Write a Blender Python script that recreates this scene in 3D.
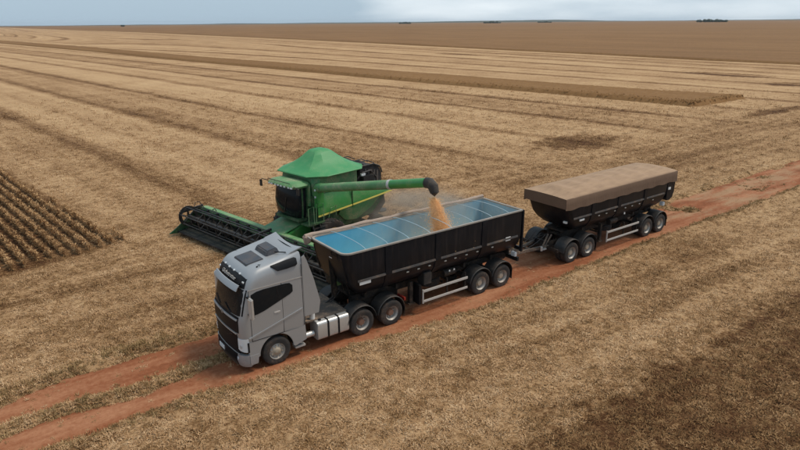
import bpy, bmesh, math, random
import numpy as np
from mathutils import Vector, Matrix
PI = math.pi
random.seed(7)
rng = np.random.default_rng(11)

# ------------------------------------------------------------------ scene, camera, sky, sun
for o in list(bpy.data.objects):
    bpy.data.objects.remove(o, do_unlink=True)
scene = bpy.context.scene
COL = scene.collection

# World frame: X runs along the road (towards the rear of the road train), Y away from the
# camera across the field, Z up; the truck's near front wheel touches the ground at the origin.
CAM = Vector((-7.90, -17.93, 11.357))
F_PX, PITCH, ROLL, YAW = 620.0, 0.3162, 0.0081, 0.9357
cam_data = bpy.data.cameras.new('camera')
cam = bpy.data.objects.new('camera', cam_data)
COL.objects.link(cam)
fw = Vector((math.cos(YAW) * math.cos(PITCH), math.sin(YAW) * math.cos(PITCH), -math.sin(PITCH)))
rt = Vector((math.sin(YAW), -math.cos(YAW), 0))
up = rt.cross(fw)
r2 = rt * math.cos(ROLL) - up * math.sin(ROLL)
u2 = up * math.cos(ROLL) + rt * math.sin(ROLL)
M = Matrix(((r2.x, u2.x, -fw.x, CAM.x), (r2.y, u2.y, -fw.y, CAM.y), (r2.z, u2.z, -fw.z, CAM.z), (0, 0, 0, 1)))
cam.matrix_world = M
cam_data.sensor_width = 36
cam_data.lens = 36 * F_PX / 800
cam_data.clip_start = 0.2
cam_data.clip_end = 60000
scene.camera = cam

SUN_AZ = math.radians(-24)      # direction the light comes from, angle from +X
SUN_EL = math.radians(62)
world = bpy.data.worlds.new('World')
scene.world = world
world.use_nodes = True
wn = world.node_tree
wn.nodes.clear()
def wnode(t, **kw):
    n = wn.nodes.new(t)
    for k, v in kw.items():
        setattr(n, k, v)
    return n
w_out = wnode('ShaderNodeOutputWorld')
w_bg = wnode('ShaderNodeBackground')
w_sky = wnode('ShaderNodeTexSky', sky_type='NISHITA', sun_disc=False)
w_sky.sun_elevation = SUN_EL
w_sky.sun_rotation = PI / 2 - SUN_AZ
w_sky.air_density = 1.0
w_sky.dust_density = 2.0
w_tc = wnode('ShaderNodeTexCoord')
w_map = wnode('ShaderNodeMapping')
w_map.inputs['Scale'].default_value = (1.0, 1.0, 5.0)
w_map.inputs['Location'].default_value = (0.9, -0.5, 0.3)
w_noise = wnode('ShaderNodeTexNoise')
w_noise.inputs['Scale'].default_value = 2.2
w_noise.inputs['Detail'].default_value = 6
w_noise.inputs['Roughness'].default_value = 0.5
w_ramp = wnode('ShaderNodeValToRGB')
w_ramp.color_ramp.elements[0].position = 0.55
w_ramp.color_ramp.elements[0].color = (2.7, 3.5, 4.2, 1)
w_ramp.color_ramp.elements[1].position = 1.0
w_ramp.color_ramp.elements[1].color = (6.9, 7.3, 7.5, 1)
w_mix = wnode('ShaderNodeMix', data_type='RGBA')
w_mix.inputs['Factor'].default_value = 0.92
L = wn.links.new
L(w_tc.outputs['Generated'], w_map.inputs['Vector'])
L(w_map.outputs['Vector'], w_noise.inputs['Vector'])
# a rain-grey bank on one side of the sky, bright cloud on the other
w_dot = wnode('ShaderNodeVectorMath', operation='DOT_PRODUCT')
w_dot.inputs[1].default_value = (math.cos(YAW - math.radians(52)), math.sin(YAW - math.radians(52)), 0.0)
w_ma = wnode('ShaderNodeMath', operation='MULTIPLY_ADD'); w_ma.inputs[1].default_value = 1.3
L(w_tc.outputs['Generated'], w_dot.inputs[0])
L(w_noise.outputs['Fac'], w_ma.inputs[0]); L(w_dot.outputs['Value'], w_ma.inputs[2])
w_sub = wnode('ShaderNodeMath', operation='SUBTRACT'); w_sub.inputs[1].default_value = 0.80
L(w_ma.outputs[0], w_sub.inputs[0])
L(w_sub.outputs[0], w_ramp.inputs['Fac'])
L(w_sky.outputs['Color'], w_mix.inputs[6])
L(w_ramp.outputs['Color'], w_mix.inputs[7])
L(w_mix.outputs[2], w_bg.inputs['Color'])
w_bg.inputs['Strength'].default_value = 0.10
L(w_bg.outputs['Background'], w_out.inputs['Surface'])

sun_data = bpy.data.lights.new('sun', 'SUN')
sun_data.energy = 1.5
sun_data.angle = math.radians(14)
sun_data.color = (1.0, 0.90, 0.76)
sun = bpy.data.objects.new('sun', sun_data)
COL.objects.link(sun)
sd = Vector((math.cos(SUN_AZ) * math.cos(SUN_EL), math.sin(SUN_AZ) * math.cos(SUN_EL), math.sin(SUN_EL)))
sun.rotation_euler = sd.to_track_quat('Z', 'Y').to_euler()
sun.location = (0, 0, 60)

scene.view_settings.view_transform = 'Standard'
scene.view_settings.look = 'None'
scene.view_settings.exposure = 0.70
scene.view_settings.gamma = 1.0
scene.view_settings.use_curve_mapping = False
scene.render.engine = 'CYCLES'
scene.render.resolution_x = 1024
scene.render.resolution_y = 576

# ------------------------------------------------------------------ helpers: noise
_LAT = rng.random((256, 256))
def vnoise(x, y):
    x = np.asarray(x, float); y = np.asarray(y, float)
    xi = np.floor(x).astype(int); yi = np.floor(y).astype(int)
    fx = x - xi; fy = y - yi
    fx = fx * fx * (3 - 2 * fx); fy = fy * fy * (3 - 2 * fy)
    a = _LAT[xi & 255, yi & 255]; b = _LAT[(xi + 1) & 255, yi & 255]
    c = _LAT[xi & 255, (yi + 1) & 255]; d = _LAT[(xi + 1) & 255, (yi + 1) & 255]
    return a + (b - a) * fx + (c - a) * fy + (a - b - c + d) * fx * fy
def fbm(x, y, octv=4):
    s = 0; a = 0.5; t = 0
    for i in range(octv):
        s = s + a * vnoise(x * 2 ** i + 17.3 * i, y * 2 ** i + 5.1 * i); t += a; a *= 0.5
    return s / t

# ------------------------------------------------------------------ helpers: materials
def nt_new(name):
    m = bpy.data.materials.new(name)
    m.use_nodes = True
    nt = m.node_tree
    b = nt.nodes['Principled BSDF']
    return m, nt, b
def node(nt, t, **kw):
    n = nt.nodes.new(t)
    for k, v in kw.items():
        setattr(n, k, v)
    return n
def mixc(nt, fac, a, b, blend='MIX'):
    n = node(nt, 'ShaderNodeMix', data_type='RGBA', blend_type=blend)
    for sock, v in ((n.inputs['Factor'], fac), (n.inputs[6], a), (n.inputs[7], b)):
        if isinstance(v, (int, float)):
            sock.default_value = v
        elif isinstance(v, (tuple, list)):
            sock.default_value = (*v[:3], 1)
        else:
            nt.links.new(v, sock)
    return n.outputs[2]
def mth(nt, op, a, b=0.0, c=None, clamp=False):
    n = node(nt, 'ShaderNodeMath', operation=op, use_clamp=clamp)
    for i, v in enumerate((a, b, c)):
        if v is None:
            continue
        if isinstance(v, (int, float)):
            n.inputs[i].default_value = v
        else:
            nt.links.new(v, n.inputs[i])
    return n.outputs[0]
def noise(nt, vec, scale, detail=3, rough=0.55, stretch=None, dist=0.0):
    if stretch is not None:
        mp = node(nt, 'ShaderNodeMapping')
        mp.inputs['Scale'].default_value = stretch
        nt.links.new(vec, mp.inputs['Vector'])
        vec = mp.outputs['Vector']
    n = node(nt, 'ShaderNodeTexNoise')
    n.inputs['Scale'].default_value = scale
    n.inputs['Detail'].default_value = detail
    n.inputs['Roughness'].default_value = rough
    n.inputs['Distortion'].default_value = dist
    nt.links.new(vec, n.inputs['Vector'])
    return n.outputs['Fac']
def smooth(nt, v, lo, hi, a=0.0, b=1.0):
    n = node(nt, 'ShaderNodeMapRange', interpolation_type='SMOOTHSTEP')
    n.inputs['From Min'].default_value = lo
    n.inputs['From Max'].default_value = hi
    n.inputs['To Min'].default_value = a
    n.inputs['To Max'].default_value = b
    nt.links.new(v, n.inputs['Value'])
    return n.outputs['Result']
def bump(nt, b, h, strength, dist=0.02):
    n = node(nt, 'ShaderNodeBump')
    n.inputs['Strength'].default_value = strength
    n.inputs['Distance'].default_value = dist
    nt.links.new(h, n.inputs['Height'])
    nt.links.new(n.outputs['Normal'], b.inputs['Normal'])

DUST = (0.26, 0.165, 0.105)
def paint(name, col, rough=0.45, metal=0.0, var=0.12, dust=0.25, dust_col=DUST, low=None, streak=0.0, coat=0.0, scale=1.0, spec=0.5):
    """weathered paint: colour variation, blotchy field dust (thicker below height `low`), optional run-down streaks"""
    m, nt, b = nt_new(name)
    tc = node(nt, 'ShaderNodeTexCoord').outputs['Object']
    n1 = noise(nt, tc, 2.2 * scale, 4)
    n2 = noise(nt, tc, 14 * scale, 4)
    c = mixc(nt, n1, tuple(x * (1 - var) for x in col), tuple(min(1, x * (1 + var)) for x in col))
    f = mth(nt, 'MULTIPLY', smooth(nt, n1, 0.35, 0.7), smooth(nt, n2, 0.25, 0.8))
    f = mth(nt, 'MULTIPLY', f, dust * 1.5)
    if low is not None:
        sep = node(nt, 'ShaderNodeSeparateXYZ')
        nt.links.new(tc, sep.inputs[0])
        g = smooth(nt, sep.outputs['Z'], 0.1, low, 1.0, 0.0)
        f = mth(nt, 'ADD', f, mth(nt, 'MULTIPLY', g, mth(nt, 'MULTIPLY', n2, 1.3)))
    if streak:
        s = noise(nt, tc, 3.0, 4, 0.6, stretch=(2.5, 2.5, 0.18))
        f = mth(nt, 'ADD', f, mth(nt, 'MULTIPLY', smooth(nt, s, 0.45, 0.75), streak))
    f = mth(nt, 'MINIMUM', f, 0.92)
    c = mixc(nt, f, c, dust_col)
    nt.links.new(c, b.inputs['Base Color'])
    r = mth(nt, 'ADD', mth(nt, 'MULTIPLY', f, 0.5), rough, clamp=True)
    nt.links.new(r, b.inputs['Roughness'])
    nt.links.new(mth(nt, 'MULTIPLY', mth(nt, 'SUBTRACT', 1.0, f), metal), b.inputs['Metallic'])
    b.inputs['Specular IOR Level'].default_value = spec
    if coat:
        b.inputs['Coat Weight'].default_value = coat
        b.inputs['Coat Roughness'].default_value = 0.3
    return m
def glass(name, col=(0.012, 0.014, 0.016), rough=0.08):
    m, nt, b = nt_new(name)
    tc = node(nt, 'ShaderNodeTexCoord').outputs['Object']
    n = noise(nt, tc, 5, 4)
    c = mixc(nt, mth(nt, 'MULTIPLY', smooth(nt, n, 0.45, 0.75), 0.025), col, DUST)
    nt.links.new(c, b.inputs['Base Color'])
    nt.links.new(mth(nt, 'ADD', mth(nt, 'MULTIPLY', n, 0.15), rough), b.inputs['Roughness'])
    b.inputs['Specular IOR Level'].default_value = 0.14
    return m

MAT = {}
MAT['silver'] = paint('silver_paint', (0.385, 0.385, 0.388), 0.42, 0.40, 0.03, 0.02, low=0.7, coat=0.12)
MAT['silver_roof'] = MAT['silver']
MAT['black_plastic'] = paint('black_plastic', (0.010, 0.010, 0.0115), 0.45, 0, 0.2, 0.012, low=0.5, spec=0.2)
MAT['dark_grille'] = paint('dark_grille', (0.009, 0.0098, 0.012), 0.40, 0, 0.2, 0.01, low=0.5, spec=0.1)
MAT['hatch'] = paint('roof_hatch_plastic', (0.045, 0.047, 0.055), 0.4, 0, 0.2, 0.25)
MAT['glass'] = glass('tinted_glass')
MAT['lamp'] = paint('lamp_lens', (0.72, 0.74, 0.75), 0.15, 0.1, 0.1, 0.05)
MAT['amber'] = paint('marker_lens', (0.55, 0.52, 0.45), 0.3, 0, 0.2, 0.2)
MAT['red_lens'] = paint('red_lens', (0.35, 0.03, 0.02), 0.3, 0, 0.2, 0.2)
MAT['white'] = paint('white_plate', (0.72, 0.72, 0.70), 0.5, 0, 0.06, 0.15)
MAT['alu'] = paint('brushed_aluminium', (0.62, 0.60, 0.57), 0.36, 0.55, 0.06, 0.22, low=0.5)
MAT['rail'] = paint('galvanised_rail', (0.60, 0.57, 0.53), 0.5, 0.3, 0.1, 0.3)
MAT['tyre'] = paint('tyre_rubber', (0.024, 0.022, 0.021), 0.85, 0, 0.2, 0.55, dust_col=(0.17, 0.105, 0.07))
MAT['rim'] = paint('wheel_rim', (0.46, 0.43, 0.39), 0.5, 0.3, 0.15, 0.5, dust_col=(0.28, 0.17, 0.11))
MAT['hub'] = paint('rusty_hub', (0.20, 0.10, 0.065), 0.75, 0, 0.3, 0.5, dust_col=(0.27, 0.15, 0.09))
MAT['hub_light'] = paint('dusty_hub', (0.42, 0.36, 0.28), 0.6, 0.2, 0.2, 0.5, dust_col=(0.34, 0.23, 0.14))
MAT['chassis'] = paint('chassis_paint', (0.013, 0.0125, 0.0125), 0.6, 0, 0.25, 0.25, low=0.7, spec=0.2)
MAT['fender'] = paint('mudguard_plastic', (0.020, 0.019, 0.0185), 0.6, 0, 0.2, 0.4, dust_col=(0.15, 0.105, 0.08))
MAT['deck'] = paint('dusty_deck_plate', (0.10, 0.08, 0.065), 0.7, 0.1, 0.2, 0.9, dust_col=(0.36, 0.24, 0.16))
MAT['bucket'] = paint('black_tipper_paint', (0.008, 0.0098, 0.0135), 0.36, 0, 0.25, 0.03, dust_col=(0.105, 0.070, 0.055), streak=0.17, spec=0.2)
MAT['bucket_rib'] = paint('black_rib_paint', (0.007, 0.009, 0.013), 0.36, 0, 0.25, 0.06, dust_col=(0.16, 0.11, 0.085), spec=0.2)
MAT['belt'] = paint('pale_ledge', (0.05, 0.048, 0.048), 0.6, 0, 0.25, 0.5)  # paler than the body, putting the belt's highlight line into the colour
MAT['rimtop'] = paint('worn_rim', (0.30, 0.275, 0.245), 0.6, 0.1, 0.15, 0.35, dust_col=(0.44, 0.33, 0.24))
MAT['roll'] = paint('rolled_tarp', (0.36, 0.27, 0.215), 0.8, 0, 0.2, 0.4, dust_col=(0.44, 0.34, 0.26))
MAT['bow'] = paint('tarp_bow', (0.42, 0.56, 0.62), 0.5, 0.2, 0.1, 0.2, dust_col=(0.5, 0.45, 0.38))
MAT['hose'] = paint('hose_rubber', (0.018, 0.018, 0.02), 0.6, 0, 0.2, 0.2)

def blue_lining():
    m, nt, b = nt_new('blue_lining')
    tc = node(nt, 'ShaderNodeTexCoord').outputs['Object']
    sep = node(nt, 'ShaderNodeSeparateXYZ'); nt.links.new(tc, sep.inputs[0])
    n1 = noise(nt, tc, 1.2, 4)
    n2 = noise(nt, tc, 6, 4, stretch=(1.0, 1.0, 0.4))
    c = mixc(nt, n1, (0.034, 0.30, 0.53), (0.066, 0.41, 0.66))
    # grain dust settles where the harvester unloads and rearwards of it
    x = mth(nt, 'ADD', sep.outputs['X'], mth(nt, 'MULTIPLY', n1, 1.6))
    g = smooth(nt, x, 4.6, 9.0, 0.02, 0.52)
    f = mth(nt, 'MULTIPLY', g, mth(nt, 'ADD', mth(nt, 'MULTIPLY', n2, 0.8), 0.6), clamp=True)
    c = mixc(nt, f, c, (0.40, 0.425, 0.42))
    nt.links.new(c, b.inputs['Base Color'])
    b.inputs['Roughness'].default_value = 0.5
    return m
MAT['lining'] = blue_lining()

def tarp_mat():
    m, nt, b = nt_new('brown_tarp')
    tc = node(nt, 'ShaderNodeTexCoord').outputs['Object']
    n1 = noise(nt, tc, 1.0, 5)
    n2 = noise(nt, tc, 2.2, 4, stretch=(0.5, 2.0, 3.0))
    c = mixc(nt, n1, (0.125, 0.072, 0.044), (0.165, 0.098, 0.062))
    # paler tan mixed in towards the upward faces of the cloth
    gm = node(nt, 'ShaderNodeNewGeometry')
    sp = node(nt, 'ShaderNodeSeparateXYZ'); nt.links.new(gm.outputs['Normal'], sp.inputs[0])
    u = smooth(nt, sp.outputs['Z'], 0.45, 0.95, 0.06, 0.75)
    f = mth(nt, 'MULTIPLY', u, mth(nt, 'ADD', mth(nt, 'MULTIPLY', n2, 1.0), 0.35), clamp=True)
    c = mixc(nt, f, c, (0.46, 0.295, 0.175))
    nt.links.new(c, b.inputs['Base Color'])
    b.inputs['Roughness'].default_value = 0.85
    n3 = noise(nt, tc, 2.5, 4, stretch=(1.6, 0.6, 0.6))
    bump(nt, b, n3, 0.35, 0.06)
    return m
MAT['tarp'] = tarp_mat()

GDUST = (0.34, 0.27, 0.17)
MAT['green'] = paint('harvester_green', (0.038, 0.235, 0.048), 0.40, 0, 0.10, 0.25, dust_col=GDUST, coat=0.2)
MAT['green_dusty'] = paint('dusty_green', (0.05, 0.20, 0.07), 0.5, 0, 0.10, 0.65, dust_col=GDUST)
MAT['green_pale'] = paint('pale_dusty_green', (0.10, 0.26, 0.095), 0.6, 0, 0.10, 0.75, dust_col=(0.36, 0.33, 0.22))
MAT['green_tarp'] = paint('green_tank_cover', (0.042, 0.255, 0.080), 0.5, 0, 0.08, 0.22, dust_col=(0.30, 0.36, 0.20))
MAT['green_dark'] = paint('deep_green', (0.012, 0.07, 0.024), 0.5, 0, 0.15, 0.3, dust_col=GDUST)
MAT['header_pan'] = paint('worn_header_pan', (0.010, 0.013, 0.010), 0.7, 0.1, 0.2, 0.2, dust_col=(0.12, 0.09, 0.06))
MAT['yellow'] = paint('yellow_stripe', (0.78, 0.66, 0.14), 0.45, 0, 0.08, 0.2, dust_col=GDUST)
MAT['black_steel'] = paint('black_steel', (0.014, 0.014, 0.015), 0.5, 0.1, 0.25, 0.3, dust_col=(0.2, 0.15, 0.1))
MAT['screen'] = paint('dark_screen', (0.015, 0.012, 0.012), 0.7, 0, 0.3, 0.35, dust_col=(0.16, 0.12, 0.09))
MAT['spout'] = paint('rubber_spout', (0.022, 0.019, 0.018), 0.7, 0, 0.2, 0.4, dust_col=(0.2, 0.15, 0.1))

def grain_mat():
    m, nt, b = nt_new('soybean_grain')
    tc = node(nt, 'ShaderNodeTexCoord').outputs['Object']
    n = noise(nt, tc, 40, 3)
    nt.links.new(mixc(nt, n, (0.97, 0.54, 0.21), (1.0, 0.68, 0.36)), b.inputs['Base Color'])
    b.inputs['Roughness'].default_value = 0.6
    return m
MAT['grain'] = grain_mat()

# ------------------------------------------------------------------ helpers: meshes
class MB:
    def __init__(s):
        s.v = []; s.f = []
    def add(s, vs, fs):
        n = len(s.v)
        s.v += [tuple(map(float, p)) for p in vs]
        s.f += [tuple(i + n for i in f) for f in fs]
        return s
    def box(s, x0, x1, y0, y1, z0, z1):
        v = [(x, y, z) for x in (x0, x1) for y in (y0, y1) for z in (z0, z1)]
        return s.add(v, [(0, 1, 3, 2), (4, 6, 7, 5), (0, 4, 5, 1), (2, 3, 7, 6), (0, 2, 6, 4), (1, 5, 7, 3)])
    def hexa(s, v):      # 8 corners, bottom loop then top loop
        return s.add(v, [(3, 2, 1, 0), (4, 5, 6, 7), (0, 1, 5, 4), (1, 2, 6, 5), (2, 3, 7, 6), (3, 0, 4, 7)])
    def tube(s, pts, r, seg=8, caps=True):
        pts = [Vector(p) for p in pts]
        rs = r if isinstance(r, (list, tuple)) else [r] * len(pts)
        d0 = (pts[1] - pts[0]).normalized()
        a = Vector((0, 0, 1)) if abs(d0.z) < 0.9 else Vector((1, 0, 0))
        vs = []
        for i, p in enumerate(pts):
            d = (pts[min(i + 1, len(pts) - 1)] - pts[max(i - 1, 0)]).normalized()
            u = d.cross(a).normalized(); w = u.cross(d).normalized()
            for k in range(seg):
                t = 2 * PI * (k + 0.5) / seg
                vs.append(p + (u * math.cos(t) + w * math.sin(t)) * rs[i])
        fs = []
        for i in range(len(pts) - 1):
            for k in range(seg):
                k2 = (k + 1) % seg
                fs.append((i * seg + k, i * seg + k2, (i + 1) * seg + k2, (i + 1) * seg + k))
        if caps:
            fs.append(tuple(reversed(range(seg))))
            fs.append(tuple(range((len(pts) - 1) * seg, len(pts) * seg)))
        return s.add(vs, fs)
    def bar(s, p, q, w, h=None):
        h = h or w
        p = Vector(p); q = Vector(q); d = (q - p).normalized()
        a = Vector((0, 0, 1)) if abs(d.z) < 0.95 else Vector((1, 0, 0))
        u = d.cross(a).normalized() * (w / 2); k = u.cross(d).normalized() * (h / 2)
        return s.hexa([p - u - k, p + u - k, p + u + k, p - u + k, q - u - k, q + u - k, q + u + k, q - u + k])
    def prism(s, poly, y0, y1):      # polygon in XZ, extruded along Y
        n = len(poly)
        v = [(x, y0, z) for x, z in poly] + [(x, y1, z) for x, z in poly]
        f = [tuple(range(n)), tuple(reversed(range(n, 2 * n)))]
        f += [(i, n + i, n + (i + 1) % n, (i + 1) % n) for i in range(n)]
        return s.add(v, f)
    def prism_x(s, poly, x0, x1):    # polygon in YZ, extruded along X
        n = len(poly)
        v = [(x0, y, z) for y, z in poly] + [(x1, y, z) for y, z in poly]
        f = [tuple(range(n)), tuple(reversed(range(n, 2 * n)))]
        f += [(i, n + i, n + (i + 1) % n, (i + 1) % n) for i in range(n)]
        return s.add(v, f)
    def lathe(s, prof, c, seg=40, closed=False):   # profile (radius, y) about a Y axis through c
        cx, cy, cz = c
        n = len(prof)
        vs = []
        for k in range(seg):
            t = 2 * PI * k / seg
            for r, y in prof:
                vs.append((cx + r * math.cos(t), cy + y, cz + r * math.sin(t)))
        fs = []
        for k in range(seg):
            k2 = (k + 1) % seg
            for i in range(n if closed else n - 1):
                j = (i + 1) % n
                fs.append((k * n + i, k2 * n + i, k2 * n + j, k * n + j))
        return s.add(vs, fs)
    def loops(s, ls, cap0=True, cap1=True, closed=True):
        n = len(ls[0]); vs = [p for l in ls for p in l]; fs = []
        for i in range(len(ls) - 1):
            for k in range(n if closed else n - 1):
                k2 = (k + 1) % n
                fs.append((i * n + k, i * n + k2, (i + 1) * n + k2, (i + 1) * n + k))
        if cap0: fs.append(tuple(reversed(range(n))))
        if cap1: fs.append(tuple(range((len(ls) - 1) * n, len(ls) * n)))
        return s.add(vs, fs)
    def grid(s, P):                  # P[i][j] points
        ni, nj = len(P), len(P[0])
        vs = [p for r in P for p in r]
        fs = [(i * nj + j, (i + 1) * nj + j, (i + 1) * nj + j + 1, i * nj + j + 1) for i in range(ni - 1) for j in range(nj - 1)]
        return s.add(vs, fs)
    def plate(s, P, Q):              # closed sheet between an outer and an inner point grid
        ni, nj = len(P), len(P[0])
        n0 = len(s.v)
        s.grid(P); s.grid([list(r) for r in Q])
        a = lambda i, j: n0 + i * nj + j
        b = lambda i, j: n0 + ni * nj + i * nj + j
        for i in range(ni - 1):
            s.f.append((a(i, 0), b(i, 0), b(i + 1, 0), a(i + 1, 0)))
            s.f.append((a(i, nj - 1), a(i + 1, nj - 1), b(i + 1, nj - 1), b(i, nj - 1)))
        for j in range(nj - 1):
            s.f.append((a(0, j), a(0, j + 1), b(0, j + 1), b(0, j)))
            s.f.append((a(ni - 1, j), b(ni - 1, j), b(ni - 1, j + 1), a(ni - 1, j + 1)))
        return s
    def build(s, name, mat, parent=None, smooth=False, bevel=0.0, angle=35):
        me = bpy.data.meshes.new(name)
        me.from_pydata(s.v, [], s.f)
        bm = bmesh.new(); bm.from_mesh(me)
        bmesh.ops.recalc_face_normals(bm, faces=bm.faces)
        if bevel:
            es = [e for e in bm.edges if len(e.link_faces) == 2 and e.calc_face_angle(0) > math.radians(50)]
            bmesh.ops.bevel(bm, geom=es, offset=bevel, segments=2, affect='EDGES', clamp_overlap=True)
        if smooth:
            for f in bm.faces: f.smooth = True
            for e in bm.edges:
                if len(e.link_faces) != 2 or e.calc_face_angle(0) > math.radians(angle): e.smooth = False
        bm.to_mesh(me); bm.free()
        me.materials.append(MAT[mat] if isinstance(mat, str) else mat)
        o = bpy.data.objects.new(name, me)
        COL.objects.link(o)
        if parent: o.parent = parent
        return o
def thing(name, label, cat, loc=(0, 0, 0), rotz=0.0, group=None):
    o = bpy.data.objects.new(name, None)
    COL.objects.link(o)
    o.empty_display_size = 0.3
    o.location = loc; o.rotation_euler = (0, 0, rotz)
    o['label'] = label; o['category'] = cat
    if group: o['group'] = group
    return o
def share(o, parent, loc, rotz=0.0, name=None):
    """a further object on the same mesh data, with copies of its sub-parts"""
    c = o.copy(); COL.objects.link(c); c.parent = parent
    c.location = loc; c.rotation_euler = (0, 0, rotz)
    for ch in list(o.children):
        d = ch.copy(); COL.objects.link(d); d.parent = c
    return c
def mesh_np(name, verts, faces, mat, smooth=True):
    """faces: (n,k) int array"""
    me = bpy.data.meshes.new(name)
    verts = np.ascontiguousarray(verts, np.float32); faces = np.ascontiguousarray(faces, np.int32)
    k = faces.shape[1]
    me.vertices.add(len(verts)); me.vertices.foreach_set('co', verts.ravel())
    me.loops.add(faces.size); me.loops.foreach_set('vertex_index', faces.ravel())
    me.polygons.add(len(faces))
    me.polygons.foreach_set('loop_start', np.arange(0, faces.size, k, dtype=np.int32))
    me.update(calc_edges=True)
    me.polygons.foreach_set('use_smooth', np.full(len(faces), smooth))
    me.materials.append(mat)
    o = bpy.data.objects.new(name, me)
    COL.objects.link(o)
    return o
def text_mesh(name, body, size, mat, parent, mtx, extrude=0.004, shear=0.0, space=1.0):
    cu = bpy.data.curves.new(name, 'FONT')
    cu.body = body; cu.size = size; cu.extrude = extrude; cu.align_x = 'CENTER'; cu.align_y = 'CENTER'; cu.shear = shear; cu.space_character = space
    t = bpy.data.objects.new(name, cu); COL.objects.link(t)
    dg = bpy.context.evaluated_depsgraph_get()
    me = bpy.data.meshes.new_from_object(t.evaluated_get(dg))
    bpy.data.objects.remove(t, do_unlink=True)
    me.transform(mtx)
    me.materials.clear(); me.materials.append(MAT[mat])
    o = bpy.data.objects.new(name, me); COL.objects.link(o); o.parent = parent
    return o

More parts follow.
